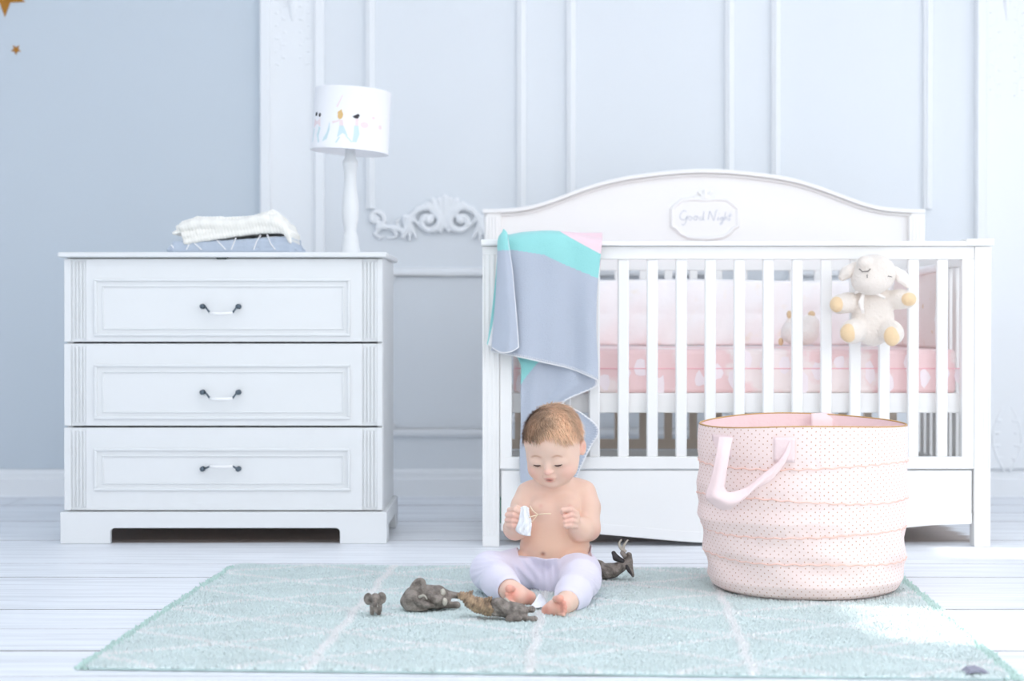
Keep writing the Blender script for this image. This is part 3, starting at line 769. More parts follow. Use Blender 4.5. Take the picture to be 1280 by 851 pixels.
# ---- plush lying in the crib
def plush_small():
    Yp = 5.0; s = SDF()
    s.e(W(1000, 418, Yp), (.055, .05, .034), k=.02); s.e(W(1012, 405, Yp), (.03, .03, .028), k=.02); s.e(W(986, 415, Yp-.02), (.02, .03, .026), k=.02)
    s.c(W(984, 412, Yp), W(987, 395, Yp), .012, .006, k=.01); s.c(W(1013, 402, Yp), W(1014, 392, Yp), .01, .007, k=.01)
    o = obj('plush_toy', s.mesh(.003), 'plush2', smooth=True, at=(W(1000, 420, Yp)[0], Yp, zm1)); o.location.z += 0
    tag(o, 'small white plush animal with tan ears, lying on the mattress behind the slats', 'plush toy')
    for nm, (x, y) in (('ear', (986.5, 393)), ('ear', (1014.5, 392.5)), ('nose', (976, 427))):
        obj(nm, ell(W(x, y, Yp-.006), (.011 if nm == 'ear' and x > 1000 else .008, .008, .010 if x > 1000 else .012), 12), 'pad', o, smooth=True, label='tan '+nm)
plush_small()

# ---- hanging plush sheep
YS = 4.655
sh_ = thing('plush_sheep', 'cream plush sheep with sleeping face and tan paws, on the outside of the slats', 'plush toy', W(1091, 434, YS))
s = SDF(); k = .012
def w(x, y, d=0): return W(x, y, YS+d)
s.e(w(1091, 398, 0), (.060, .034, .078), k=.02); s.e(w(1090, 370, .005), (.045, .03, .04), k=.02)
for m, pts, r in ((-1, [(1072, 376), (1060, 378), (1050, 380)], (.024, .026, .028)), (1, [(1110, 374), (1124, 374), (1134, 374)], (.024, .026, .025))):
    s.chain([w(a, b, -.012*i) for i, (a, b) in enumerate(pts)], r, k=.012)
s.chain([w(1074, 412, 0), w(1067, 414, -.03), w(1064, 415, -.045)], (.030, .031, .032), k=.012)
s.chain([w(1106, 412, 0), w(1113, 414, -.03), w(1116, 417, -.045)], (.028, .030, .031), k=.012)
obj('body', s.mesh(.003), 'plush', sh_, smooth=True)
s = SDF()
s.e(w(1092, 342, -.03), (.062, .05, .055), k=.02); s.e(w(1086, 352, -.05), (.046, .04, .036), k=.02); s.e(w(1081, 329, -.06), (.022, .02, .022), k=.006); s.e(w(1098, 333, -.05), (.03, .026, .026), k=.012)
hd = obj('head', s.mesh(.003), 'plush', sh_, smooth=True)
s = SDF(); s.chain([w(1068, 332, -.03), w(1059, 340, -.035), w(1053, 346, -.035)], (.012, .016, .012), k=.01)
obj('ear', s.mesh(.003), 'plush', hd, smooth=True)
s = SDF(); s.chain([w(1119, 338, -.03), w(1127, 346, -.035), w(1135, 356, -.035)], (.012, .016, .010), k=.01)
obj('ear', s.mesh(.003), 'plush2', hd, smooth=True)
for nm_, vf_ in zip(('stitched_eye', 'stitched_nose', 'stitched_mouth', 'stitched_eye'), (tube([w(1074, 336, -.077), w(1078, 339.5, -.083), w(1085, 339, -.085), w(1088, 336, -.083)], .0016, 6), tube([w(1090, 341, -.082), w(1093, 347, -.088), w(1096, 351, -.086)], .0014, 6), tube([w(1084, 343, -.087), w(1084, 347, -.0905)], .0012, 6), tube([w(1110, 345, -.075), w(1115, 346, -.07)], .0012, 6))): obj(nm_, vf_, 'thread', hd)
for x, y, rx, rz, dd in ((1046, 380.5, .020, .022, -.040), (1136, 374, .022, .019, -.040), (1061, 416, .024, .026, -.062), (1115, 420, .023, .028, -.062)):
    obj('paw_pad', ell(w(x, y, dd), (rx, .018, rz), 18), 'pad', sh_, smooth=True, label='tan velour paw')
obj('ribbon_end', tube([w(1080, 364, -.052), w(1076, 378, -.043), w(1079, 392, -.044)], [.003, .008, .004], 8, flat=.3), 'plush2', sh_, smooth=True)
obj('neck_ribbon', tube([w(1068, 366, -.045), w(1078, 362, -.052), w(1092, 365, -.052), w(1106, 372, -.045)], [.004]*4, 8), 'plush2', sh_, smooth=True)

# ============================================================ DRAPED BLANKET
bk = thing('draped_blanket', 'grey blanket with aqua stripe and white hem, draped over the left of the crib rail', 'blanket', W(690, 600, YC-.03))
WM = ['wool', 'aqua', 'pinkwool', 'stitch']
Yb = YC-.035
def line(p, q, x): return p[1]+(q[1]-p[1])*(x-p[0])/(q[0]-p[0])
def bandy(x):
    xs = [600, 640, 680, 705, 749, 760]; ys = [308, 312, 318, 330, 348, 352]; return np.interp(x, xs, ys)
def dm(u, v):
    f = min(1, v*1.6)
    return f*(.010*math.sin(u*11+.8*v)+.006*math.sin(u*19-2*v+1)-.004*math.cos(u*5+v*5))
def tri(x, y, a, b, c):
    s1 = (b[0]-a[0])*(y-a[1])-(b[1]-a[1])*(x-a[0]); s2 = (c[0]-b[0])*(y-b[1])-(c[1]-b[1])*(x-b[0]); s3 = (a[0]-c[0])*(y-c[1])-(a[1]-c[1])*(x-c[0])
    return (s1 >= 0) == (s2 >= 0) == (s3 >= 0)
def colr(cx, cy):
    if cx > 700 and cy < line((703, 292), (752, 318), cx): return 2
    return 1 if cy < bandy(cx) else 0
rows = [[(636, 420, YC+.075), (660, 420, YC+.078), (690, 420, YC+.078), (720, 420, YC+.078), (746, 415, YC+.078)],
        [(636, 306, YC+.072), (660, 303, YC+.072), (690, 302, YC+.072), (720, 303, YC+.072), (752, 301, YC+.072)],
        [(634, 296, YC+.045), (656, 292.5, YC+.04), (690, 291, YC+.04), (720, 295, YC+.04), (753, 299, YC+.04)],
        [(633, 297, YC-.018), (656, 293, YC-.022), (690, 291, YC-.024), (720, 296, YC-.022), (752.5, 303, YC-.018)],
        [(632, 312, Yb), (656, 312, Yb-.01), (690, 312, Yb-.01), (720, 318, Yb), (750, 326, Yb)],
        [(628, 350, Yb), (656, 352, Yb-.01), (690, 352, Yb), (720, 358, Yb-.005), (746, 366, Yb)],
        [(622, 400, Yb), (652, 402, Yb-.01), (686, 404, Yb), (718, 408, Yb), (745, 414, Yb)],
        [(617, 428, Yb), (650, 433, Yb-.01), (686, 440, Yb), (718, 446, Yb), (747, 452, Yb)],
        [(614, 438, Yb), (648, 445, Yb-.01), (684, 453, Yb), (716, 461, Yb-.004), (747, 474, Yb-.012)]]
V, F, g = sheet(rows, 240, 300, lambda u, v: dm(u, max(0, v-.35)))
gp = g.reshape(-1, 3)
mi_ = [colr(gp[f[0]][0], gp[f[0]][1]) if gp[f[0]][2] < YC+.06 else 2 for f in F]
# hem corner curls back slightly
obj_main = solid(obj('upper_layer', (V, F, mi_), WM, bk, smooth=True), .0045)
hem = V.reshape(300, 240, 3)[-1][::2]
st = []
for i in range(0, 119, 2):
    p = hem[i]; st.append(tube([p+[0, -.003, -.002], p+[.0005, -.0045, .006]], .0011, 5))
st.append(tube(hem+[0, -.001, -.0015], .0022, 6))
rows2 = [[(640, 436, Yb+.022), (665, 440, Yb+.02), (690, 440, Yb+.024), (716, 445, Yb+.016), (743, 455, Yb+.018)],
        [(651, 455, Yb+.022), (668, 458, Yb+.02), (696, 458, Yb+.025), (722, 464, Yb+.012), (746, 474, Yb+.012)],
        [(651, 480, Yb+.022), (668, 480, Yb+.02), (694, 482, Yb+.025), (716, 482, Yb+.010), (742, 484, Yb+.004)],
        [(651, 502, Yb+.022), (666, 502, Yb+.02), (684, 502, Yb+.022), (697, 502, Yb+.018), (704, 503, Yb+.012)],
        [(651, 518, Yb+.022), (668, 518, Yb+.02), (690, 518, Yb+.022), (708, 517, Yb+.014), (728, 517, Yb+.008)],
        [(651, 537, Yb+.022), (668, 537, Yb+.02), (696, 537, Yb+.022), (722, 537, Yb+.010), (748, 537, Yb)],
        [(650, 560, Yb+.022), (668, 560, Yb+.02), (692, 560, Yb+.024), (714, 560, Yb+.015), (737, 560, Yb+.010)],
        [(650, 585, Yb+.022), (668, 585, Yb+.02), (688, 586, Yb+.024), (706, 586, Yb+.02), (724, 588, Yb+.015)],
        [(651, 604, Yb+.022), (667, 605, Yb+.02), (684, 606, Yb+.024), (700, 607, Yb+.02), (716, 610, Yb+.015)]]
V, F, g = sheet(rows2, 90, 170, lambda u, v: .004*math.sin(u*14+v*3)-.012*max(0, math.cos((u-.55)*9))*(v < .35)*max(0, 1-v*2.6))
gp = g.reshape(-1, 3)
mi_ = [1 if (gp[f[0]][1]-452)*.78+(gp[f[0]][0]-652) < 20 else 0 for f in F]
lo_ = obj('lower_layer', (V, F, mi_), WM, bk, smooth=True); solid(lo_, .0045)
gr = V.reshape(170, 90, 3)
e = gr[20:, -1]; st2 = [tube(e+[0, -.001, 0], .0020, 6)]
for i in range(0, len(e)-1, 3): st2.append(tube([e[i]+[.001, -.003, 0], e[i]+[-.006, -.0045, .001]], .0010, 5))
st2.append(tube(gr[-1]+[0, -.001, 0], .002, 6))
# folded flap on the left
Yf = Yb-.028
rows3 = [[(629, 290, Yf+.02), (630, 286.5, Yf+.01), (632, 289, Yf+.006), (634, 293, Yf+.01)],
         [(623, 300, Yf+.012), (627, 299, Yf), (632, 302, Yf-.004), (635.5, 306, Yf+.006)],
         [(622, 330, Yf+.012), (627, 330, Yf), (634, 332, Yf-.006), (640, 338, Yf+.004)],
         [(620, 370, Yf+.014), (628, 371, Yf), (637, 373, Yf-.008), (643.5, 376, Yf+.002)],
         [(617, 405, Yf+.015), (627, 407, Yf), (638, 409, Yf-.01), (646.5, 411, Yf)],
         [(615, 434, Yf+.016), (626, 440, Yf), (638, 439.5, Yf-.01), (648, 434, Yf)]]
V, F, g = sheet(rows3, 40, 110); gp = g.reshape(-1, 3)
mi_ = [1 if gp[f[0]][1] < 312 else 0 for f in F]
fl_ = obj('folded_flap', (V, F, mi_), WM, bk, smooth=True); solid(fl_, .0045)
gr = V.reshape(110, 40, 3)
st3 = [tube(gr[8:, -1]+[0, -.001, 0], .0021, 6), tube(gr[-1]+[0, -.001, 0], .0021, 6)]
rows4 = [[(623, 296, Yf+.03), (628, 290, Yf+.03), (634, 296, Yf+.03)], [(620, 340, Yf+.03), (626, 340, Yf+.03), (634, 340, Yf+.03)], [(614, 395, Yf+.03), (622, 396, Yf+.03), (634, 398, Yf+.03)], [(609, 430, Yf+.03), (613, 433, Yf+.028), (630, 436, Yf+.03)]]
V, F, g = sheet(rows4, 24, 60)
mi_ = [1 if (f[0] % 24) < 5 else 3 for f in F]
un = obj('underside_edge', (V, F, mi_), WM, bk, smooth=True, label='aqua and white underside showing at the left edge'); solid(un, .004)
obj('hem_stitching', cat(*st, *st2, *st3), 'stitch', bk)['kind'] = 'stuff'

# ============================================================ RUG
rg_o = (W(0, 0, 1)[0]*0, 0)
A0 = np.array([-.778, 3.035]); AX = np.array([math.cos(math.radians(-3.2)), math.sin(math.radians(-3.2))]); AY = np.array([-AX[1], AX[0]])
RW, RD = 1.665, 1.265
def rp2(u, v): q = A0+AX*u+AY*v; return q
B = [tuple(rp2(u, v))+(z,) for z in (.0005, .006) for u, v in ((0, 0), (RW, 0), (RW, RD), (0, RD))]
cc = rp2(RW/2, RD/2)
rug = thing('rug', 'pale mint shaggy rug with raised white lines, on the floor under the baby', 'rug', (cc[0], cc[1], 0))
obj('backing', (B, [(3, 2, 1, 0), (4, 5, 6, 7), (0, 1, 5, 4), (1, 2, 6, 5), (2, 3, 7, 6), (3, 0, 4, 7)]), 'rugbase', rug)
def linemask(u, v):
    m = np.zeros_like(u)
    for k in range(1, 4): m = np.maximum(m, 1-np.clip(np.abs(u-.405*k-.003*np.sin(v*30))/.010-.4, 0, 1))
    for k in range(-3, 6):
        for s_ in (-1, 1):
            dd = np.abs((v-.26*k-.08)-s_*(u*.42 % .405 if False else (np.abs(((u/.81) % 1)-.5)*.5)))
            m = np.maximum(m, .8*(1-np.clip(dd/.009-.4, 0, 1)))
    return m
sp = .0056
uu, vv = np.meshgrid(np.arange(0, RW, sp), np.arange(0, RD, sp)); uu = uu.ravel(); vv = vv.ravel()
uu = uu+rng.uniform(-.0028, .0028, uu.size); vv = vv+rng.uniform(-.0028, .0028, vv.size)
lm = linemask(uu, vv)
nt_ = uu.size
hgt = .0085+.0018*rng.random(nt_)+.0030*lm+.0015*np.sin(uu*23+np.sin(vv*17)*2)
# fringe tufts
nf = 1500
fu = np.concatenate([rng.uniform(-.028, .006, nf), RW+rng.uniform(-.006, .028, nf)]); fv = rng.uniform(0, RD, 2*nf)
uu = np.concatenate([uu, fu]); vv = np.concatenate([vv, fv]); lm = np.concatenate([lm, np.full(2*nf, -.5)]); hgt = np.concatenate([hgt, rng.uniform(.005, .010, 2*nf)])
base = np.concatenate([np.full(nt_, .005), np.full(2*nf, .0006)])
n_ = uu.size; ang = rng.uniform(0, 2*math.pi, n_); rad = .0050
P = A0[None]+AX[None]*uu[:, None]+AY[None]*vv[:, None]
V = np.zeros((n_, 4, 3))
for k in range(3):
    a = ang+k*2.094; V[:, k, 0] = P[:, 0]+rad*np.cos(a); V[:, k, 1] = P[:, 1]+rad*np.sin(a); V[:, k, 2] = base
lean = rng.normal(0, .0035, (n_, 2)); V[:, 3, :2] = P+lean; V[:, 3, 2] = base*.6+hgt
f0 = np.array([[0, 1, 3], [1, 2, 3], [2, 0, 3]]); F = (np.arange(n_)[:, None, None]*4+f0[None]).reshape(-1, 3)
pile = obj('pile', (V.reshape(-1, 3), F), 'pile', rug); pile['kind'] = 'stuff'
ca, cb_, cc_ = L3((229, 243, 242)), L3((252, 253, 253)), L3((208, 235, 228))
t = np.clip(lm, 0, 1)[:, None]; colr_ = ca*(1-t)+cb_*t; colr_ = np.where(lm[:, None] < 0, cc_, colr_)
pt = (.5+.5*np.sin(uu*13+3*np.sin(vv*9))*np.sin(vv*21+2*np.sin(uu*11)))
colr_ = colr_*(.95+.05*pt[:, None]+rng.normal(0, .025, (n_, 1)))
paint(pile, np.clip(np.repeat(colr_, 4, 0), 0, 1))
tg = G(1219, 838, .012)
obj('rug_tag', prism([(tg[0]-.020, .010), (tg[0]-.012, .0165), (tg[0]+.004, .018), (tg[0]+.020, .012), (tg[0]+.018, .009), (tg[0], .0125)], tg[1]-.020, tg[1]+.018), mat('tag_grey', (150, 150, 166), .8), rug, label='small grey label at the front right corner')
RZ = .0125      # height things rest at on the pile

# ============================================================ BASKET
Ybk = 3.915; ry = .238
tabl = [(538, 875, 1133), (548, 873, 1133.5), (566, 872, 1134), (583, 876, 1132), (590, 876, 1131), (610, 871, 1134), (629, 875, 1132), (638, 877, 1130), (656, 871, 1134), (674, 881, 1129), (684, 882, 1128), (700, 879, 1132), (713, 886, 1129), (722, 886, 1127), (740, 886, 1129), (752, 892, 1123), (757, 900, 1115)]
zc = [W(0, y, Ybk)[2] for y, a, b in tabl]; cx = [(W(a, 0, Ybk)[0]+W(b, 0, Ybk)[0])/2 for y, a, b in tabl]; rx = [(W(b, 0, Ybk)[0]-W(a, 0, Ybk)[0])/2 for y, a, b in tabl]
rx = [r*.55+.45*np.mean(rx[max(0, i-2):i+3]) if 0 < i < len(rx)-3 else r for i, r in enumerate(rx)]
zc[0] = .402
zc = np.array(zc); zlow = RZ
sc2 = (zc-zc[-1])/(zc[0]-zc[-1]); zc = zlow+sc2*(.402-zlow)
def bsk(th, zz, inset=0):
    i = np.interp(-zz, -zc, np.arange(len(zc))); X0 = np.interp(i, range(len(cx)), cx); R0 = np.interp(i, range(len(rx)), rx)
    puck = 0
    for sy in (.313, .236, .158, .095): puck += .0018*math.exp(-((zz-sy-.006*math.sin(th*2+sy*40))/.010)**2)*math.sin(th*46+sy*300)
    wr = .0028*math.sin(th*7+zz*60)*math.exp(-((zz-.09)/.07)**2)+.002*math.sin(th*13-zz*35)*math.exp(-((zz-.2)/.12)**2)
    sx = R0-inset+puck*.6+wr
    return X0+sx*math.sin(th), Ybk-(sx*.97)*math.cos(th)
bs = thing('laundry_basket', 'large pink fabric basket with gold dots and gold-piped rim, right of the baby', 'basket', (cx[-1], Ybk, RZ))
nth, nz_ = 260, 110
V = []; F = []; UV = []
zs = np.linspace(0, 1, nz_)
def rimz(th): return .402+.004*math.cos(th*2+.5)-.006*max(0, math.cos(th+.9))**6+.005*max(0, -math.cos(th-.25))**4
for j in range(nz_):
    for i in range(nth):
        th = 2*math.pi*i/nth; zz = zlow+(rimz(th)-zlow)*(1-zs[j])
        zw = zz+.004*math.sin(th*2+1)*math.sin(zs[j]*math.pi)*(1 if zz < .3 else .4)
        x, y = bsk(th, min(zz, .402)); V.append((x, y, zw)); UV.append((th*.25, zw))
for j in range(nz_-1):
    for i in range(nth): F.append((j*nth+i, (j+1)*nth+i, (j+1)*nth+(i+1) % nth, j*nth+(i+1) % nth))
F.append(tuple((nz_-1)*nth+i for i in range(nth-1, -1, -1)))
md = mat('pink_dotted_cotton', (250, 226, 224), .85, .25, 90)
nt = md.node_tree; N = nt.nodes; Lk = nt.links; b_ = N['Principled BSDF']
uvn = N.new('ShaderNodeUVMap'); sep = N.new('ShaderNodeSeparateXYZ'); Lk.new(uvn.outputs[0], sep.inputs[0])
def mth(op, a, b=None):
    n = N.new('ShaderNodeMath'); n.operation = op
    for i, v in enumerate((a, b)):
        if v is None: continue
        if isinstance(v, (int, float)): n.inputs[i].default_value = v
        else: Lk.new(v, n.inputs[i])
    return n.outputs[0]
def dots(ou, ov, PX=.0200, PY=.0150, r=.0016):
    fu_ = mth('SUBTRACT', mth('FRACT', mth('DIVIDE', mth('ADD', sep.outputs[0], ou+1), PX)), .5); fv_ = mth('SUBTRACT', mth('FRACT', mth('DIVIDE', mth('ADD', sep.outputs[1], ov+1), PY)), .5)
    a = mth('MULTIPLY', fu_, PX); b = mth('MULTIPLY', fv_, PY)
    return mth('LESS_THAN', mth('SQRT', mth('ADD', mth('MULTIPLY', a, a), mth('MULTIPLY', b, b))), r)
dd = mth('MAXIMUM', dots(0, 0), dots(.010, .0075))
mx = N.new('ShaderNodeMix'); mx.data_type = 'RGBA'; Lk.new(dd, mx.inputs[0]); mx.inputs[6].default_value = lin((249, 228, 224)); mx.inputs[7].default_value = lin((206, 164, 140)); Lk.new(mx.outputs[2], b_.inputs['Base Color'])
wall = obj('fabric_body', (V, F), md, bs, smooth=True)
uvl = wall.data.uv_layers.new(name='UVMap')
for poly in wall.data.polygons:
    us = [UV[vi][0] for vi in poly.vertices]; wrap = max(us)-min(us) > .5
    for li, vi in zip(poly.loop_indices, poly.vertices):
        u, v_ = UV[vi]; uvl.data[li].uv = (u+(2*math.pi*.25 if wrap and u < .5 else 0), v_)
V = []; F = []; nj = 24
for j in range(nj):
    for i in range(nth):
        th = 2*math.pi*i/nth; zz = .02+(rimz(th)-.02)*(1-j/(nj-1)); x, y = bsk(th, min(zz, .40), .006+.003*abs(math.sin(th*17))*math.sin(min(1, j/6)*1.5)); V.append((x, y, zz))
for j in range(nj-1):
    for i in range(nth): F.append((j*nth+i, j*nth+(i+1) % nth, (j+1)*nth+(i+1) % nth, (j+1)*nth+i))
F.append(tuple((nj-1)*nth+i for i in range(nth)))
obj('lining', (V, F), 'pink', bs, smooth=True, label='plain pink cotton lining')
rim = []
for i in range(nth):
    th = 2*math.pi*i/nth; x, y = bsk(th, .402, .003); rim.append((x, y, rimz(th)+.001))
obj('rim_piping', tube(rim, .0020, 8, closed=True), 'piping', bs, smooth=True, label='gold piping round the rim')
sm = []
for sy in (.313, .236, .158, .095):
    ring_ = []
    for i in range(nth):
        th = 2*math.pi*i/nth; zz = sy+.006*math.sin(th*2+sy*40)+(.006*math.sin(th*3+1) if sy < .1 else 0)
        x, y = bsk(th, zz, -.001); ring_.append((x, y, zz+.0015*math.sin(th*40)))
    sm.append(tube(ring_, .0016, 6, closed=True))
M['seam'] = mat('salmon_seam', (246, 208, 196), .85)
for q4 in sm: obj('seam', q4, 'seam', bs, smooth=True)
YH = 3.70
rows = [[(899, 546, YH+.02), (907, 546, YH+.014), (916, 547, YH+.01)], [(895, 570, YH-.004), (903, 571, YH-.014), (911, 571, YH-.01)], [(888, 600, YH-.008), (897, 603, YH-.022), (906, 602, YH-.014)],
        [(882.5, 619, YH-.004), (893, 618, YH-.026), (905, 608, YH-.014)], [(886, 626, YH), (900, 624, YH-.03), (910, 615, YH-.016)], [(905, 637, YH-.012), (916, 628, YH-.032), (922, 613, YH-.016)],
        [(925, 627, YH-.012), (932, 620, YH-.030), (937, 607, YH-.016)], [(944, 611, YH-.016), (950, 603, YH-.026), (955, 592, YH-.016)], [(962, 601, YH-.014), (966, 590, YH-.024), (970, 580, YH-.016)],
        [(978, 583, YH-.018), (979, 573, YH-.022), (982, 564, YH-.018)], [(989, 561, YH-.016), (988, 552, YH-.018), (987, 545, YH-.008)]]
V, F, g = sheet(rows, 14, 100)
solid(obj('handle', (V, F), 'pink', bs, smooth=True, label='plain pink loop handle on the outside'), .003)
def patch(x0, y0, x1, y1):
    V = []; n = 8
    for j in range(n):
        for i in range(n):
            p = W(x0+(x1-x0)*i/(n-1), y0+(y1-y0)*j/(n-1), 3.72); th = math.asin(max(-1, min(1, (p[0]-cx[3])/.245)))
            q = bsk(th, p[2], -.0035); V.append((p[0], q[1], p[2]))
    return V, [(j*n+i, j*n+i+1, (j+1)*n+i+1, (j+1)*n+i) for j in range(n-1) for i in range(n-1)]
for q4 in ((897, 546, 917, 574), (965, 545, 990, 576)): solid(obj('handle_patch', patch(*q4), 'pink', bs, smooth=True), .002)
Yi = 4.13
rows = [[(1014, 517, Yi), (1028, 516, Yi), (1043, 517, Yi)], [(1014, 528, Yi-.012), (1028, 528, Yi-.016), (1042, 528, Yi-.012)], [(1013, 560, Yi-.018), (1027, 560, Yi-.024), (1042, 560, Yi-.018)]]
V, F, g = sheet(rows, 10, 16)
solid(obj('handle', (V, F), 'pink', bs, smooth=True, label='pink handle hanging inside the back'), .003)

# ============================================================ BABY
HR = rot('Z', -16.5)@rot('X', 25)@rot('Y', -2)
hs = 1.08; HO = W(692, 555, 3.865)
HF = (HR, HO, hs)
def hl(p): return HR@(np.array(p)*hs)+HO
def b3(x, y, Y): return W(x, y, Y)
HIPS = [((672, 714, 3.93), (718, 714, 3.93))]
legL = [b3(674, 716, 3.93), b3(642, 712, 3.90), b3(613, 714, 3.84), b3(624, 727, 3.755), b3(637, 737, 3.70)]
legR = [b3(714, 716, 3.92), b3(722, 716, 3.87), b3(726, 724, 3.77), b3(717, 741, 3.665), b3(709, 752, 3.60)]
rL = [.046, .043, .042, .036, .027]; rR = [.050, .050, .042, .036, .027]
s = SDF()
s.e(b3(695, 722, 3.955), (.088, .070, .050), k=.03)
s.e(b3(693.5, 682, 3.925), (.083, .072, .060), k=.03)
s.e(b3(694, 650, 3.93), (.078, .062, .060), k=.03)
s.e(b3(693, 627, 3.935), (.070, .052, .045), k=.03)
s.c(b3(668, 617, 3.935), b3(719, 614, 3.935), .033, .033, k=.03)
s.c(b3(693, 612, 3.93), b3(692, 588, 3.90), .038, .038, k=.02)
# pectoral softness
s.e(b3(676, 634, 3.885), (.024, .015, .020), k=.02); s.e(b3(710, 633, 3.885), (.024, .015, .020), k=.02)
s.e(b3(678.5, 693, 3.850), (.0045, .012, .0032), k=.006, sub=True)
# legs under the leggings
s.chain(legL, [r-.006 for r in rL], k=.02); s.chain(legR, [r-.006 for r in rR], k=.02)
# arms
kA = .010
s.chain([b3(661, 618, 3.93), b3(654, 632, 3.915), b3(646, 658, 3.90)], [.031, .0285, .026], k=.006)
s.chain([b3(646, 659, 3.90), b3(644, 660, 3.86), b3(642.5, 655, 3.825)], [.0275, .026, .019], k=.012)
s.chain([b3(729, 616, 3.93), b3(735, 634, 3.915), b3(735, 660, 3.895)], [.031, .0295, .027], k=.006)
s.chain([b3(735, 661, 3.895), b3(726, 662, 3.86), b3(717, 655, 3.83)], [.028, .026, .019], k=.012)
# hands: palm, four curled fingers and thumb
s.e(b3(641.5, 648, 3.812), (.0155, .015, .021), k=.006)
for (xa, ya), (xb, yb), (xc_, yc) in (((637, 637.5), (644, 636.5), (651, 640.5)), ((634.5, 643.5), (642, 643.5), (650.5, 646.5)), ((634, 650), (641, 650.5), (649, 652)), ((635, 656), (641, 657), (647, 657.5))):
    s.chain([b3(xa, ya, 3.808), b3(xb, yb, 3.790), b3(xc_, yc, 3.792), b3(xc_-1, yc+1.5, 3.806)], [.0068, .0064, .0058, .005], k=.0018)
s.chain([b3(641, 645, 3.815), b3(646, 634.5, 3.806), b3(653, 638, 3.800)], [.0085, .0068, .0055], k=.002)
s.e(b3(716.5, 648.5, 3.815), (.0165, .015, .019), k=.006)
for (xa, ya), (xb, yb), (xc_, yc) in (((720.5, 641.5), (713, 636.5), (704, 637.5)), ((721.5, 646), (713.5, 643.5), (706, 646)), ((721, 652), (714, 650.5), (706.5, 652)), ((719, 657.5), (713, 656.5), (707, 657))):
    s.chain([b3(xa, ya, 3.812), b3(xb, yb, 3.792), b3(xc_, yc, 3.790), b3(xc_+1, yc+1.5, 3.803)], [.0068, .0064, .0056, .005], k=.0018)
s.chain([b3(714, 648, 3.812), b3(707, 644, 3.80), b3(702.5, 640, 3.795)], [.008, .0066, .0052], k=.002)
# feet
zf = RZ
s.chain([legL[-1], b3(647, 741, 3.695)], [.022, .021], k=.012)
s.chain([b3(661, 747, 3.695), b3(648, 745, 3.675), b3(640, 743.5, 3.665)], [.0165, .0170, .0135], k=.012)
for i, (x, y, r) in enumerate(((636.5, 735.5, .0092), (633.5, 742.5, .0056), (634, 747.5, .0054), (636, 752, .0052), (639.5, 755, .0048))):
    s.c(b3(641+i*.8, y+.4, 3.664), b3(x, y, 3.640), r*.75, r, k=.0012)
s.chain([legR[-1], b3(704, 757, 3.575)], [.022, .020], k=.012)
s.chain([b3(685.5, 763.5, 3.575), b3(693, 760, 3.56), b3(699, 759, 3.55)], [.0155, .0160, .0135], k=.012)
for i, (x, y, r) in enumerate(((700, 748, .0086), (705, 753.5, .0054), (706.5, 758.5, .0053), (706.5, 763.3, .0051), (704.5, 767.8, .0047))):
    s.c(b3(x-6, y+.3, 3.545), b3(x, y, 3.522), r*.75, r, k=.0012)
# head
H = lambda c, r, k=.012, sub=False: s.e(c, r, k=k, sub=sub, fr=HF)
H((0, .012, .020), (.0605, .072, .060), .02)
H((0, -.022, .014), (.0545, .044, .047), .02)
H((0, -.020, -.034), (.050, .044, .044), .02)
for m in (-1, 1):
    H((m*.0295, -.037, -.040), (.0245, .0245, .0225), .014)
    H((m*.020, -.044, -.056), (.018, .016, .014), .012)
for m in (-1, 1): H((m*.037, -.012, -.020), (.0175, .030, .030), .016); H((m*.0325, -.038, -.010), (.017, .017, .022), .012)
H((0, -.050, -.066), (.017, .013, .012), .010)
H((0, -.030, -.064), (.034, .030, .016), .012)
for m in (-1, 1): H((m*.0225, -.0715, -.0110), (.012, .008, .0075), .012, True)
for m in (-1, 1): H((m*.0225, -.0530, -.0130), (.0145, .0120, .0092), .010)
s.c((0, -.060, -.006), (0, -.0700, -.027), .0045, .0058, k=.010, fr=HF)
H((0, -.0730, -.0295), (.0064, .0060, .0056), .006)
for m in (-1, 1): H((m*.0072, -.0675, -.031), (.0042, .0050, .0038), .004)
H((0, -.0625, -.0435), (.0125, .0065, .0058), .006)
H((0, -.0655, -.0465), (.0140, .0050, .0030), .0025)
H((0, -.0640, -.0525), (.0110, .0052, .0036), .0025)
s.c((-.009, -.0705, -.0497), (.009, -.0705, -.0497), .0011, .0011, k=.002, sub=True, fr=HF)
for m in (-1, 1):
    Re = rot('Z', m*-22)@rot('X', -8)
    s.e((m*.0605, .010, -.014), (.0052, .0125, .0185), k=.004, fr=HF, R=Re)
    s.e((m*.0660, .007, -.013), (.0035, .0080, .0120), k=.003, sub=True, fr=HF, R=Re)
V, Q = s.mesh(.0016)
baby = thing('person', 'bare-chested baby in pale lilac leggings sitting on the rug, looking down', 'person', (b3(694, 732, 3.93)[0], 3.93, RZ))
body = obj('body', (V, Q), 'skin', baby, smooth=True)
# colouring of the skin
base = L3((238, 204, 186)); Cc = np.tile(base, (len(V), 1))
def blob(c, r, colour, st):
    d = np.sqrt((((V-np.array(c))/np.array(r))**2).sum(1)); w_ = (st*np.exp(-d**2*1.2))[:, None]; Cc[:] = Cc*(1-w_)+L3(colour)*w_
belly = b3(692, 690, 3.87); blob(belly, (.11, .08, .07), (226, 184, 154), .6)
for p, r in ((hl((.036, -.05, -.038)), .02), (hl((-.036, -.05, -.038)), .02), (hl((0, -.075, -.030)), .010)): blob(p, (r, r, r), (240, 176, 162), .65)
for p in (b3(642, 648, 3.79), b3(710, 646, 3.79)): blob(p, (.02, .03, .026), (238, 182, 168), .7)
for p in (b3(638, 744, 3.65), b3(660, 748, 3.68), b3(704, 759, 3.52), b3(702, 750, 3.52), b3(637, 737, 3.64), b3(685, 763, 3.56)): blob(p, (.020, .03, .018), (238, 160, 142), .85)
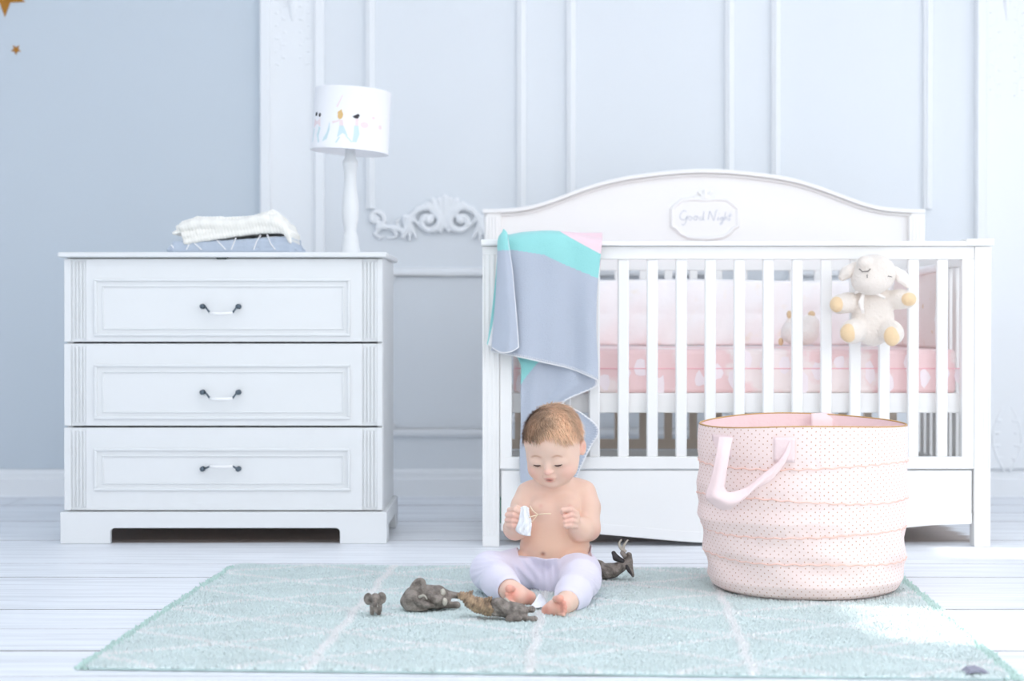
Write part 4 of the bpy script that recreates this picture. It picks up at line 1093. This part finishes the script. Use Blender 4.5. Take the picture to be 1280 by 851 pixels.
for p in (b3(746, 668, 3.88), b3(634, 668, 3.88)): blob(p, (.02, .03, .02), (236, 186, 172), .6)
blob(b3(678.5, 693, 3.855), (.006, .02, .0045), (150, 84, 66), .9)
for x in (676, 712): blob(b3(x, 632, 3.872), (.006, .02, .005), (226, 166, 152), .5)
blob(hl((.063, .008, -.014)), (.012, .014, .018), (238, 164, 144), .6)
blob(hl((0, -.070, -.0465)), (.0130, .01, .0032), (206, 118, 112), .85); blob(hl((0, -.069, -.0530)), (.0105, .01, .0036), (218, 132, 124), .8)
blob(hl((0, -.070, -.0497)), (.009, .01, .0014), (130, 56, 54), .95)
for m in (-1, 1):
    for i in range(9):
        t_ = i/8-.5; blob(hl((m*(.0235+t_*.020), -.062, -.0005+.0065-.0035*t_*t_*4)), (.0035, .01, .0020), (196, 144, 114), .5)
    blob(hl((m*.004, -.077, -.0355)), (.002, .004, .0015), (176, 100, 88), .6)
# scalp under the fine hair
Lc = ((V-HO)@HR)/hs
def hairline(Lp): return Lp[:, 2]-(.0145+(-Lp[:, 1])*.60-.55*np.maximum(0, Lp[:, 1]-.0)-.010*np.exp(-((np.abs(Lp[:, 0])-.028)/.012)**2)*0)-.004*np.sin(Lp[:, 0]*130+1)+.010*np.exp(-((np.abs(Lp[:, 0])-.043)/.012)**2)*(Lp[:, 1] < .0)
hw_ = np.clip(hairline(Lc)/.022+.1, 0, 1)*(Lc[:, 2] > -.045)*(np.abs(Lc[:, 0]) < .0665); hw_[np.linalg.norm(V-HO, axis=1) > .13] = 0
Cc = Cc*(1-.7*hw_[:, None])+L3((206, 164, 134))*(.7*hw_[:, None])
paint(body, Cc)
# lashes and eye line
ls = []
for m in (-1, 1):
    pts = []
    for t_ in np.linspace(-1, 1, 9): pts.append(hl((m*.0225+t_*.0112, -.0650+.0035*t_*t_+.0012*abs(t_), -.0168+.0028*t_*t_)))
    ls = [tube(pts, [.0008, .0016, .0020, .0022, .0022, .0022, .0020, .0016, .0008], 6)]
    for i in range(1, 8):
        q = pts[i]; ls.append(tube([q, q+HR@np.array([(i-4)*.0006, -.0045, -.0030])], [.0005, .0002], 4))
    obj('eyelashes', cat(*ls), 'lash', baby, smooth=True, label='dark lashes of a lowered eye')
# fine hair strands
def hsd(P):
    d = np.full(len(P), 9.)
    for c, r in (((0, .012, .020), (.0605, .072, .060)), ((0, -.022, .014), (.0545, .044, .047))):
        q = P-np.array(c); r = np.array(r); k0 = np.sqrt(((q/r)**2).sum(1)); k1 = np.sqrt(((q/r**2)**2).sum(1)); e_ = k0*(k0-1)/k1
        h_ = np.maximum(.02-np.abs(d-e_), 0)/.02; d = np.minimum(d, e_)-h_*h_*.02*.25
    return d
def hgrad(P):
    g_ = np.stack([hsd(P+np.eye(3)[i]*1e-4)-hsd(P-np.eye(3)[i]*1e-4) for i in range(3)], 1); return g_/np.linalg.norm(g_, axis=1)[:, None]
nh = 16000
dirs = rng.normal(size=(nh, 3)); dirs /= np.linalg.norm(dirs, axis=1)[:, None]
Ps = dirs*.07+np.array([0, 0, .02])
for _ in range(5): Ps -= hgrad(Ps)*hsd(Ps)[:, None]
ok = (hairline(Ps) > rng.uniform(-.002, .024, nh)*rng.random(nh)) & (Ps[:, 2] > -.04)
Ps = Ps[ok]; nh = len(Ps)
wh = np.array([.008, .035, .075])
steps = 6; path = [Ps]; ln = rng.uniform(.0028, .0046, nh)[:, None]; jit = rng.normal(0, .25, (nh, 3))
cur = Ps.copy(); fly = (rng.random(nh)**4)*1.6
for k in range(steps-1):
    n3 = hgrad(cur); dv = cur-wh; dv[:, 2] -= .02; dv[:, 0] += .012
    # comb forward and to one side
    dv = dv/np.linalg.norm(dv, axis=1)[:, None]+np.array([.35, -.35, -.1])+jit+.55*np.sin(cur[:, [1, 2, 0]]*95)
    dv -= n3*(dv*n3).sum(1)[:, None]; dv /= np.linalg.norm(dv, axis=1)[:, None]+1e-9
    cur = cur+dv*ln; cur -= hgrad(cur)*(hsd(cur)-(.0012+.0006*k+fly*k*.0011))[:, None]; path.append(cur)
path = np.stack(path, 1); n3 = hgrad(path.reshape(-1, 3)).reshape(path.shape)
tn = np.gradient(path, axis=1); sd = np.cross(tn, n3); sd /= np.linalg.norm(sd, axis=2)[:, :, None]+1e-9
wd = (np.array([.00045, .0005, .0005, .00045, .0003, .0001]))[None, :, None]
A = path+sd*wd; Bq = path-sd*wd
VV = np.stack([A, Bq], 2).reshape(-1, 3); VV = (VV*hs)@HR.T+HO
ff = np.array([[2*k, 2*k+1, 2*k+3, 2*k+2] for k in range(steps-1)]); FF = (np.arange(nh)[:, None, None]*(2*steps)+ff[None]).reshape(-1, 4)
hair = obj('hair', (VV, FF), 'hair', baby, smooth=True, label='short fine light-brown hair'); hair['kind'] = 'stuff'
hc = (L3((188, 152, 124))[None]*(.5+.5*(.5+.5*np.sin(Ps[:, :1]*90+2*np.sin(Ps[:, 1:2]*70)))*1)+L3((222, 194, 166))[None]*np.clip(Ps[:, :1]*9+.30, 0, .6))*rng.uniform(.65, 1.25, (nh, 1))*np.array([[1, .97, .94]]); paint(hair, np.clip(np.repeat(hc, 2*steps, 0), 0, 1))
# leggings
s = SDF()
s.e(b3(695, 722, 3.955), (.088, .070, .050), k=.03)
s.e(b3(693.5, 682, 3.925), (.083, .072, .060), k=.03)
s.e(b3(694, 650, 3.93), (.078, .062, .060), k=.03)
s.chain(legL[:-1]+[b3(634, 734, 3.715)], [r-.004 for r in rL[:-1]]+[.027], k=.02); s.chain(legR[:-1]+[b3(711, 749, 3.62)], [r-.004 for r in rR[:-1]]+[.027], k=.02)
s.e(b3(691, 731, 3.875), (.030, .026, .022), k=.03)
# open cuffs and waist
s.c(b3(634.5, 735, 3.71), b3(640, 741, 3.68), .0285, .034, k=.002, sub=True)
s.c(b3(711, 749.5, 3.617), b3(706, 757, 3.58), .0285, .034, k=.002, sub=True)

def wrink(D, lo, h):
    X = lo[0]+h*np.arange(D.shape[0])[:, None, None]; Y = lo[1]+h*np.arange(D.shape[1])[None, :, None]; Z = lo[2]+h*np.arange(D.shape[2])[None, None, :]
    def gs(c, r): return np.exp(-(((X-c[0])/r[0])**2+((Y-c[1])/r[1])**2+((Z-c[2])/r[2])**2))
    f = .0030*np.sin(2*math.pi*((X*.8+Z*.6)/.020))*gs(b3(655, 712, 3.86), (.03, .06, .03))
    f += .0030*np.sin(2*math.pi*((X*.8-Z*.6)/.022))*gs(b3(714, 716, 3.85), (.03, .06, .03))
    f += .0018*np.sin(2*math.pi*(X*.3+Z+Y*.5)/.016)*(gs(b3(612, 716, 3.8), (.04, .05, .04))+gs(b3(730, 734, 3.72), (.03, .05, .03)))
    f += .0016*np.sin(2*math.pi*X/.016)*gs(b3(692, 715, 3.86), (.03, .05, .03))
    D = D-.0052+f.astype(np.float32)
    adx = np.abs(X-b3(693.5, 0, 3.86)[0]); zc_ = W(0, 698.5, 3.85)[2]+np.clip((Y-3.86)*.12, 0, 1)+3*np.clip(adx-.084, 0, .05)+.0012*np.sin(X*140)+4*np.clip(3.846-Y, 0, .05)+0*Z
    return np.where(adx+0*Y+0*Z < .112, np.maximum(D, np.clip((Z-zc_)*.7, -1, .05)), D).astype(np.float32)
lv, lq = s.mesh(.0018, wrink)
obj('leggings', (lv, lq), 'leg', baby, smooth=True, label='pale lilac cotton leggings')

# white scrap with straw, held in the right hand
rows = [[(651, 634, 3.79), (656, 632, 3.785), (661, 635, 3.79)], [(650, 642, 3.785), (656, 641, 3.778), (661.5, 642, 3.788)], [(648, 652, 3.780), (656, 652, 3.774), (664.5, 652, 3.785)], [(644.5, 662, 3.782), (654, 662, 3.773), (664, 660, 3.783)], [(648, 666, 3.784), (655, 669, 3.776), (663, 670, 3.784)]]
V, F, g = sheet(rows, 22, 30, lambda u, v: .004*math.sin(u*14+v*5)*math.cos(v*11)+.0015*math.sin(u*40))
scrap = solid(obj('paper_scrap', (V, F), 'tissue', smooth=True), .0015)
tag(scrap, 'crumpled white scrap with a forked straw, held in the baby\'s hand', 'toy')
o = obj('forked_straw', cat(tube(cr(np.array([b3(662.5, 632, 3.776), b3(666, 638, 3.775), b3(672, 643, 3.775)]), 8), .0011, 6), tube([b3(672, 643, 3.775), b3(680, 642, 3.774), b3(688.5, 642, 3.772)], [.0013, .0013, .0015], 6), tube(cr(np.array([b3(664, 653, 3.776), b3(669, 647, 3.775), b3(672, 643, 3.775)]), 8), .0011, 6), tube([b3(661, 646.5, 3.776), b3(672, 643.5, 3.775)], .0012, 6)), 'straw', scrap, smooth=True, label='thin pale forked straw')
# tissue corner lying between the feet
rows = [[(668, 752, 3.64), (674, 742, 3.68), (680, 747, 3.70)], [(664, 757, 3.62), (674, 752, 3.65), (684, 755, 3.66)], [(668, 760, 3.60), (676, 759, 3.61), (683, 760, 3.62)]]
V, F, g = sheet(rows, 14, 14, lambda u, v: .003*math.sin(u*9+v*7)); V[:, 2] = np.maximum(V[:, 2], RZ+.001)
tag(solid(obj('tissue', (V, F), 'tissue', smooth=True), .001), 'crumpled white tissue lying on the rug between the baby\'s feet', 'tissue')

# ============================================================ CARVED ANIMALS
def q_(x, y, Y): return W(x, y, Y)
# small elephant, standing, facing the camera
Ye = 3.545
se = SDF(); k = .003
se.e(q_(470, 754, Ye+.012), (.014, .022, .013), k=.006); se.e(q_(469, 748, Ye-.010), (.0105, .011, .012), k=.004)
for x, d in ((465.2, -.004), (473.5, -.004), (466, .026), (474.5, .026)): se.c(q_(x, 757, Ye+d), (q_(x, 757, Ye+d)[0], Ye+d, RZ+.003), .0058, .005, k=.003)
se.chain([q_(468.5, 750, Ye-.018), q_(468.5, 756, Ye-.024), q_(469, 761, Ye-.024), q_(470.5, 765, Ye-.026)], [.0062, .0048, .0036, .003], k=.003)
el = tag(obj('elephant_figurine', se.mesh(.0012), 'carved', smooth=True), 'tiny grey baby elephant figurine standing on the rug, facing the camera', 'figurine')
for m in (-1, 1):
    e_ = SDF(); e_.e(q_(468.6+m*8.0, 748.5 if m < 0 else 747.5, Ye-.006), (.0115, .0028, .0135), k=.003, R=rot('Z', m*18)); e_.e(q_(468.6+m*8.2, 748, Ye-.0105), (.007, .0025, .009), k=.003, sub=True)
    obj('ear', e_.mesh(.0012), 'carved', el, smooth=True)
    obj('tusk', tube([q_(468.6+m*2.6, 755, Ye-.021), q_(468.6+m*3.4, 758.5, Ye-.027)], [.0014, .0006], 6), 'horn', el, smooth=True)
# large elephant lying on its side, belly to the camera, head at the left
Ye = 3.605
se = SDF()
se.e(q_(524, 750, Ye+.02), (.030, .034, .024), k=.012); se.e(q_(545, 747, Ye+.02), (.034, .03, .024), k=.012)
se.e(q_(516, 748, Ye), (.022, .026, .026), k=.01); se.c(q_(507, 752, Ye), q_(527, 761, Ye-.006), .012, .011, k=.010); se.e(q_(520, 760, Ye-.004), (.022, .02, .012), k=.01)
se.chain([q_(533, 738, Ye+.02), q_(549, 738.5, Ye+.015), q_(553, 741, Ye+.010)], [.0135, .011, .009], k=.006)
se.chain([q_(550, 740, Ye+.03), q_(563, 743, Ye+.03), q_(574, 744.5, Ye+.03)], [.010, .0068, .0072], k=.005)
se.chain([q_(532, 756, Ye-.005), q_(545, 756, Ye-.008), q_(553, 755, Ye-.005)], [.0085, .0075, .007], k=.003)
se.chain([q_(548, 756, Ye+.01), q_(562, 756, Ye+.008), q_(571, 756, Ye+.005)], [.0088, .0068, .0082], k=.004)
se.chain([q_(536, 746, Ye-.01), q_(545, 750, Ye-.012), q_(556, 749, Ye-.008)], [.007, .010, .006], k=.005)
se.chain([q_(522, 752, Ye-.02), q_(532, 756, Ye-.026), q_(541, 757.5, Ye-.026)], [.009, .0065, .0045], k=.003)
V, Q = se.mesh(.0014)
V[:, 2] = np.maximum(V[:, 2], RZ-.001)
eb_ = tag(obj('elephant_figurine', (V, Q), 'carved', smooth=True), 'large grey elephant figurine lying on its side, one ear raised, left of the baby', 'figurine')
e_ = SDF(); e_.e(q_(522, 735, Ye-.012), (.017, .005, .025), k=.003, R=rot('Y', 28)); e_.e(q_(523, 735, Ye-.018), (.011, .005, .018), k=.004, sub=True, R=rot('Y', 28))
obj('ear', e_.mesh(.0014), 'carved', eb_, smooth=True)
obj('tusk', tube(cr(np.array([q_(524, 746, Ye-.026), q_(530, 744, Ye-.032), q_(534, 749, Ye-.030)]), 8), np.linspace(.0034, .0012, 8), 8), 'horn', eb_, smooth=True)
for p in ((553.5, 740.5, -.0), (556, 752, -.014)):
    obj('foot', ell(q_(p[0], p[1], Ye+p[2]), (.006, .007, .009), 10), 'horn', eb_, smooth=True)
# ribbed antelope-like figurine lying on its side in front of the left foot
Yg = 3.50
sg = SDF()
sg.e(q_(579, 745, Yg+.02), (.009, .009, .009), k=.004); sg.c(q_(576, 744, Yg+.02), q_(583, 748, Yg+.015), .008, .008, k=.004)
sg.chain([q_(586, 745, Yg+.02), q_(588, 752, Yg+.012), q_(597, 756, Yg+.008), q_(610, 759, Yg+.004), q_(620, 761, Yg)], [.009, .013, .016, .017, .015], k=.006)
sg.c(q_(587, 742, Yg+.02), q_(590, 739, Yg+.02), .005, .003, k=.003); sg.c(q_(608, 750, Yg-.004), q_(613, 748, Yg-.006), .006, .005, k=.003)
sg.c(q_(608, 757, Yg-.012), q_(615, 761, Yg-.013), .0055, .0045, k=.002)
def rib2(D, lo, h):
    x = lo[0]+h*np.arange(D.shape[0])[:, None, None]; z = lo[2]+h*np.arange(D.shape[2])[None, None, :]
    return D+(.0012*np.sin(2*math.pi*(x-.35*z)/.0062)).astype(np.float32)
V, Q = sg.mesh(.0011, rib2); V[:, 2] = np.maximum(V[:, 2], RZ-.001)
gf = thing('beast_figurine', 'figurine with ribbed tan neck and grey body, lying beside the baby\'s foot', 'figurine', (q_(622, 765, Yg)[0], Yg, RZ))
obj('neck', (V, Q), 'carvedtan', gf, smooth=True, label='ribbed tan neck and head')
sg = SDF()
sg.e(q_(630, 760, Yg), (.030, .022, .019), k=.01, R=rot('Y', 14)); sg.e(q_(646, 765, Yg-.01), (.024, .021, .020), k=.01); sg.e(q_(622, 755, Yg-.003), (.016, .016, .013), k=.008)
sg.chain([q_(650, 760, Yg+.005), q_(658, 762, Yg+.003), q_(665, 761.5, Yg)], [.009, .0055, .0075], k=.004)
sg.chain([q_(648, 770, Yg-.02), q_(660, 773.5, Yg-.026), q_(668, 774, Yg-.028)], [.010, .0055, .0075], k=.004)
sg.c(q_(636, 774, Yg-.03), q_(648, 773, Yg-.034), .008, .008, k=.006); sg.c(q_(617, 767, Yg-.01), q_(624, 768, Yg-.01), .005, .005, k=.003)
V, Q = sg.mesh(.0013); V[:, 2] = np.maximum(V[:, 2], RZ-.001)
bo = obj('body', (V, Q), 'carved', gf, smooth=True, label='dark grey body')
for p, d_ in (((665.5, 761.5), 0), ((668.5, 774), -.028)): obj('hoof', ell(q_(p[0], p[1], Yg+d_), (.0032, .0078, .0078), 10), 'hoof', bo, smooth=True)
obj('horn', tube(cr(np.array([q_(631, 748, Yg), q_(634, 750, Yg-.006), q_(637, 752, Yg-.006)]), 5), [.003, .003, .0025, .002, .001], 6), 'horn', bo, smooth=True)
# antelope lying behind the baby
Ya = 4.03
sa = SDF()
sa.e(q_(750, 713, Ya), (.036, .03, .018), k=.012); sa.e(q_(762, 714, Ya), (.026, .025, .016), k=.012); sa.c(q_(740, 704, Ya), q_(736, 701, Ya), .010, .006, k=.008)
sa.c(q_(746, 702, Ya-.004), q_(750, 705, Ya), .006, .01, k=.005)
sa.chain([q_(766, 712, Ya), q_(776, 708, Ya-.004), q_(785, 701, Ya-.006)], [.015, .0115, .0105], k=.01)
sa.c(q_(785, 700, Ya-.006), q_(786, 694, Ya-.006), .010, .008, k=.006); sa.c(q_(786, 704, Ya-.008), q_(791, 719, Ya-.016), .009, .0042, k=.006)
V, Q = sa.mesh(.0014); V[:, 2] = np.maximum(V[:, 2], RZ-.001)
an = tag(obj('antelope_figurine', (V, Q), 'carved', smooth=True), 'grey-brown antelope figurine with curled horns, lying behind the baby\'s hip', 'figurine')
e_ = SDF(); e_.chain([q_(767, 691, Ya-.008), q_(770, 697, Ya-.012), q_(778, 701, Ya-.012)], [.0055, .0075, .006], k=.004); obj('ear', e_.mesh(.0014), 'hoof', an, smooth=True)
e_ = SDF(); e_.chain([q_(778, 691, Ya-.016), q_(781, 695, Ya-.016)], [.006, .006], k=.004); obj('ear', e_.mesh(.0014), 'carved', an, smooth=True)
for pts in ([(782, 690), (776, 685), (774, 679), (777, 674)], [(782, 690), (779, 686), (781, 680), (785, 674.5)]):
    obj('horn', tube(cr(np.array([q_(x, y, Ya-.004) for x, y in pts]), 14), np.linspace(.0050, .0018, 14), 8), 'horn', an, smooth=True, label='pale curled horn')
obj('beard', tube([q_(783, 706, Ya-.012), q_(787, 714, Ya-.016), q_(792, 721, Ya-.018)], [.006, .005, .0015], 8), 'hoof', an, smooth=True)
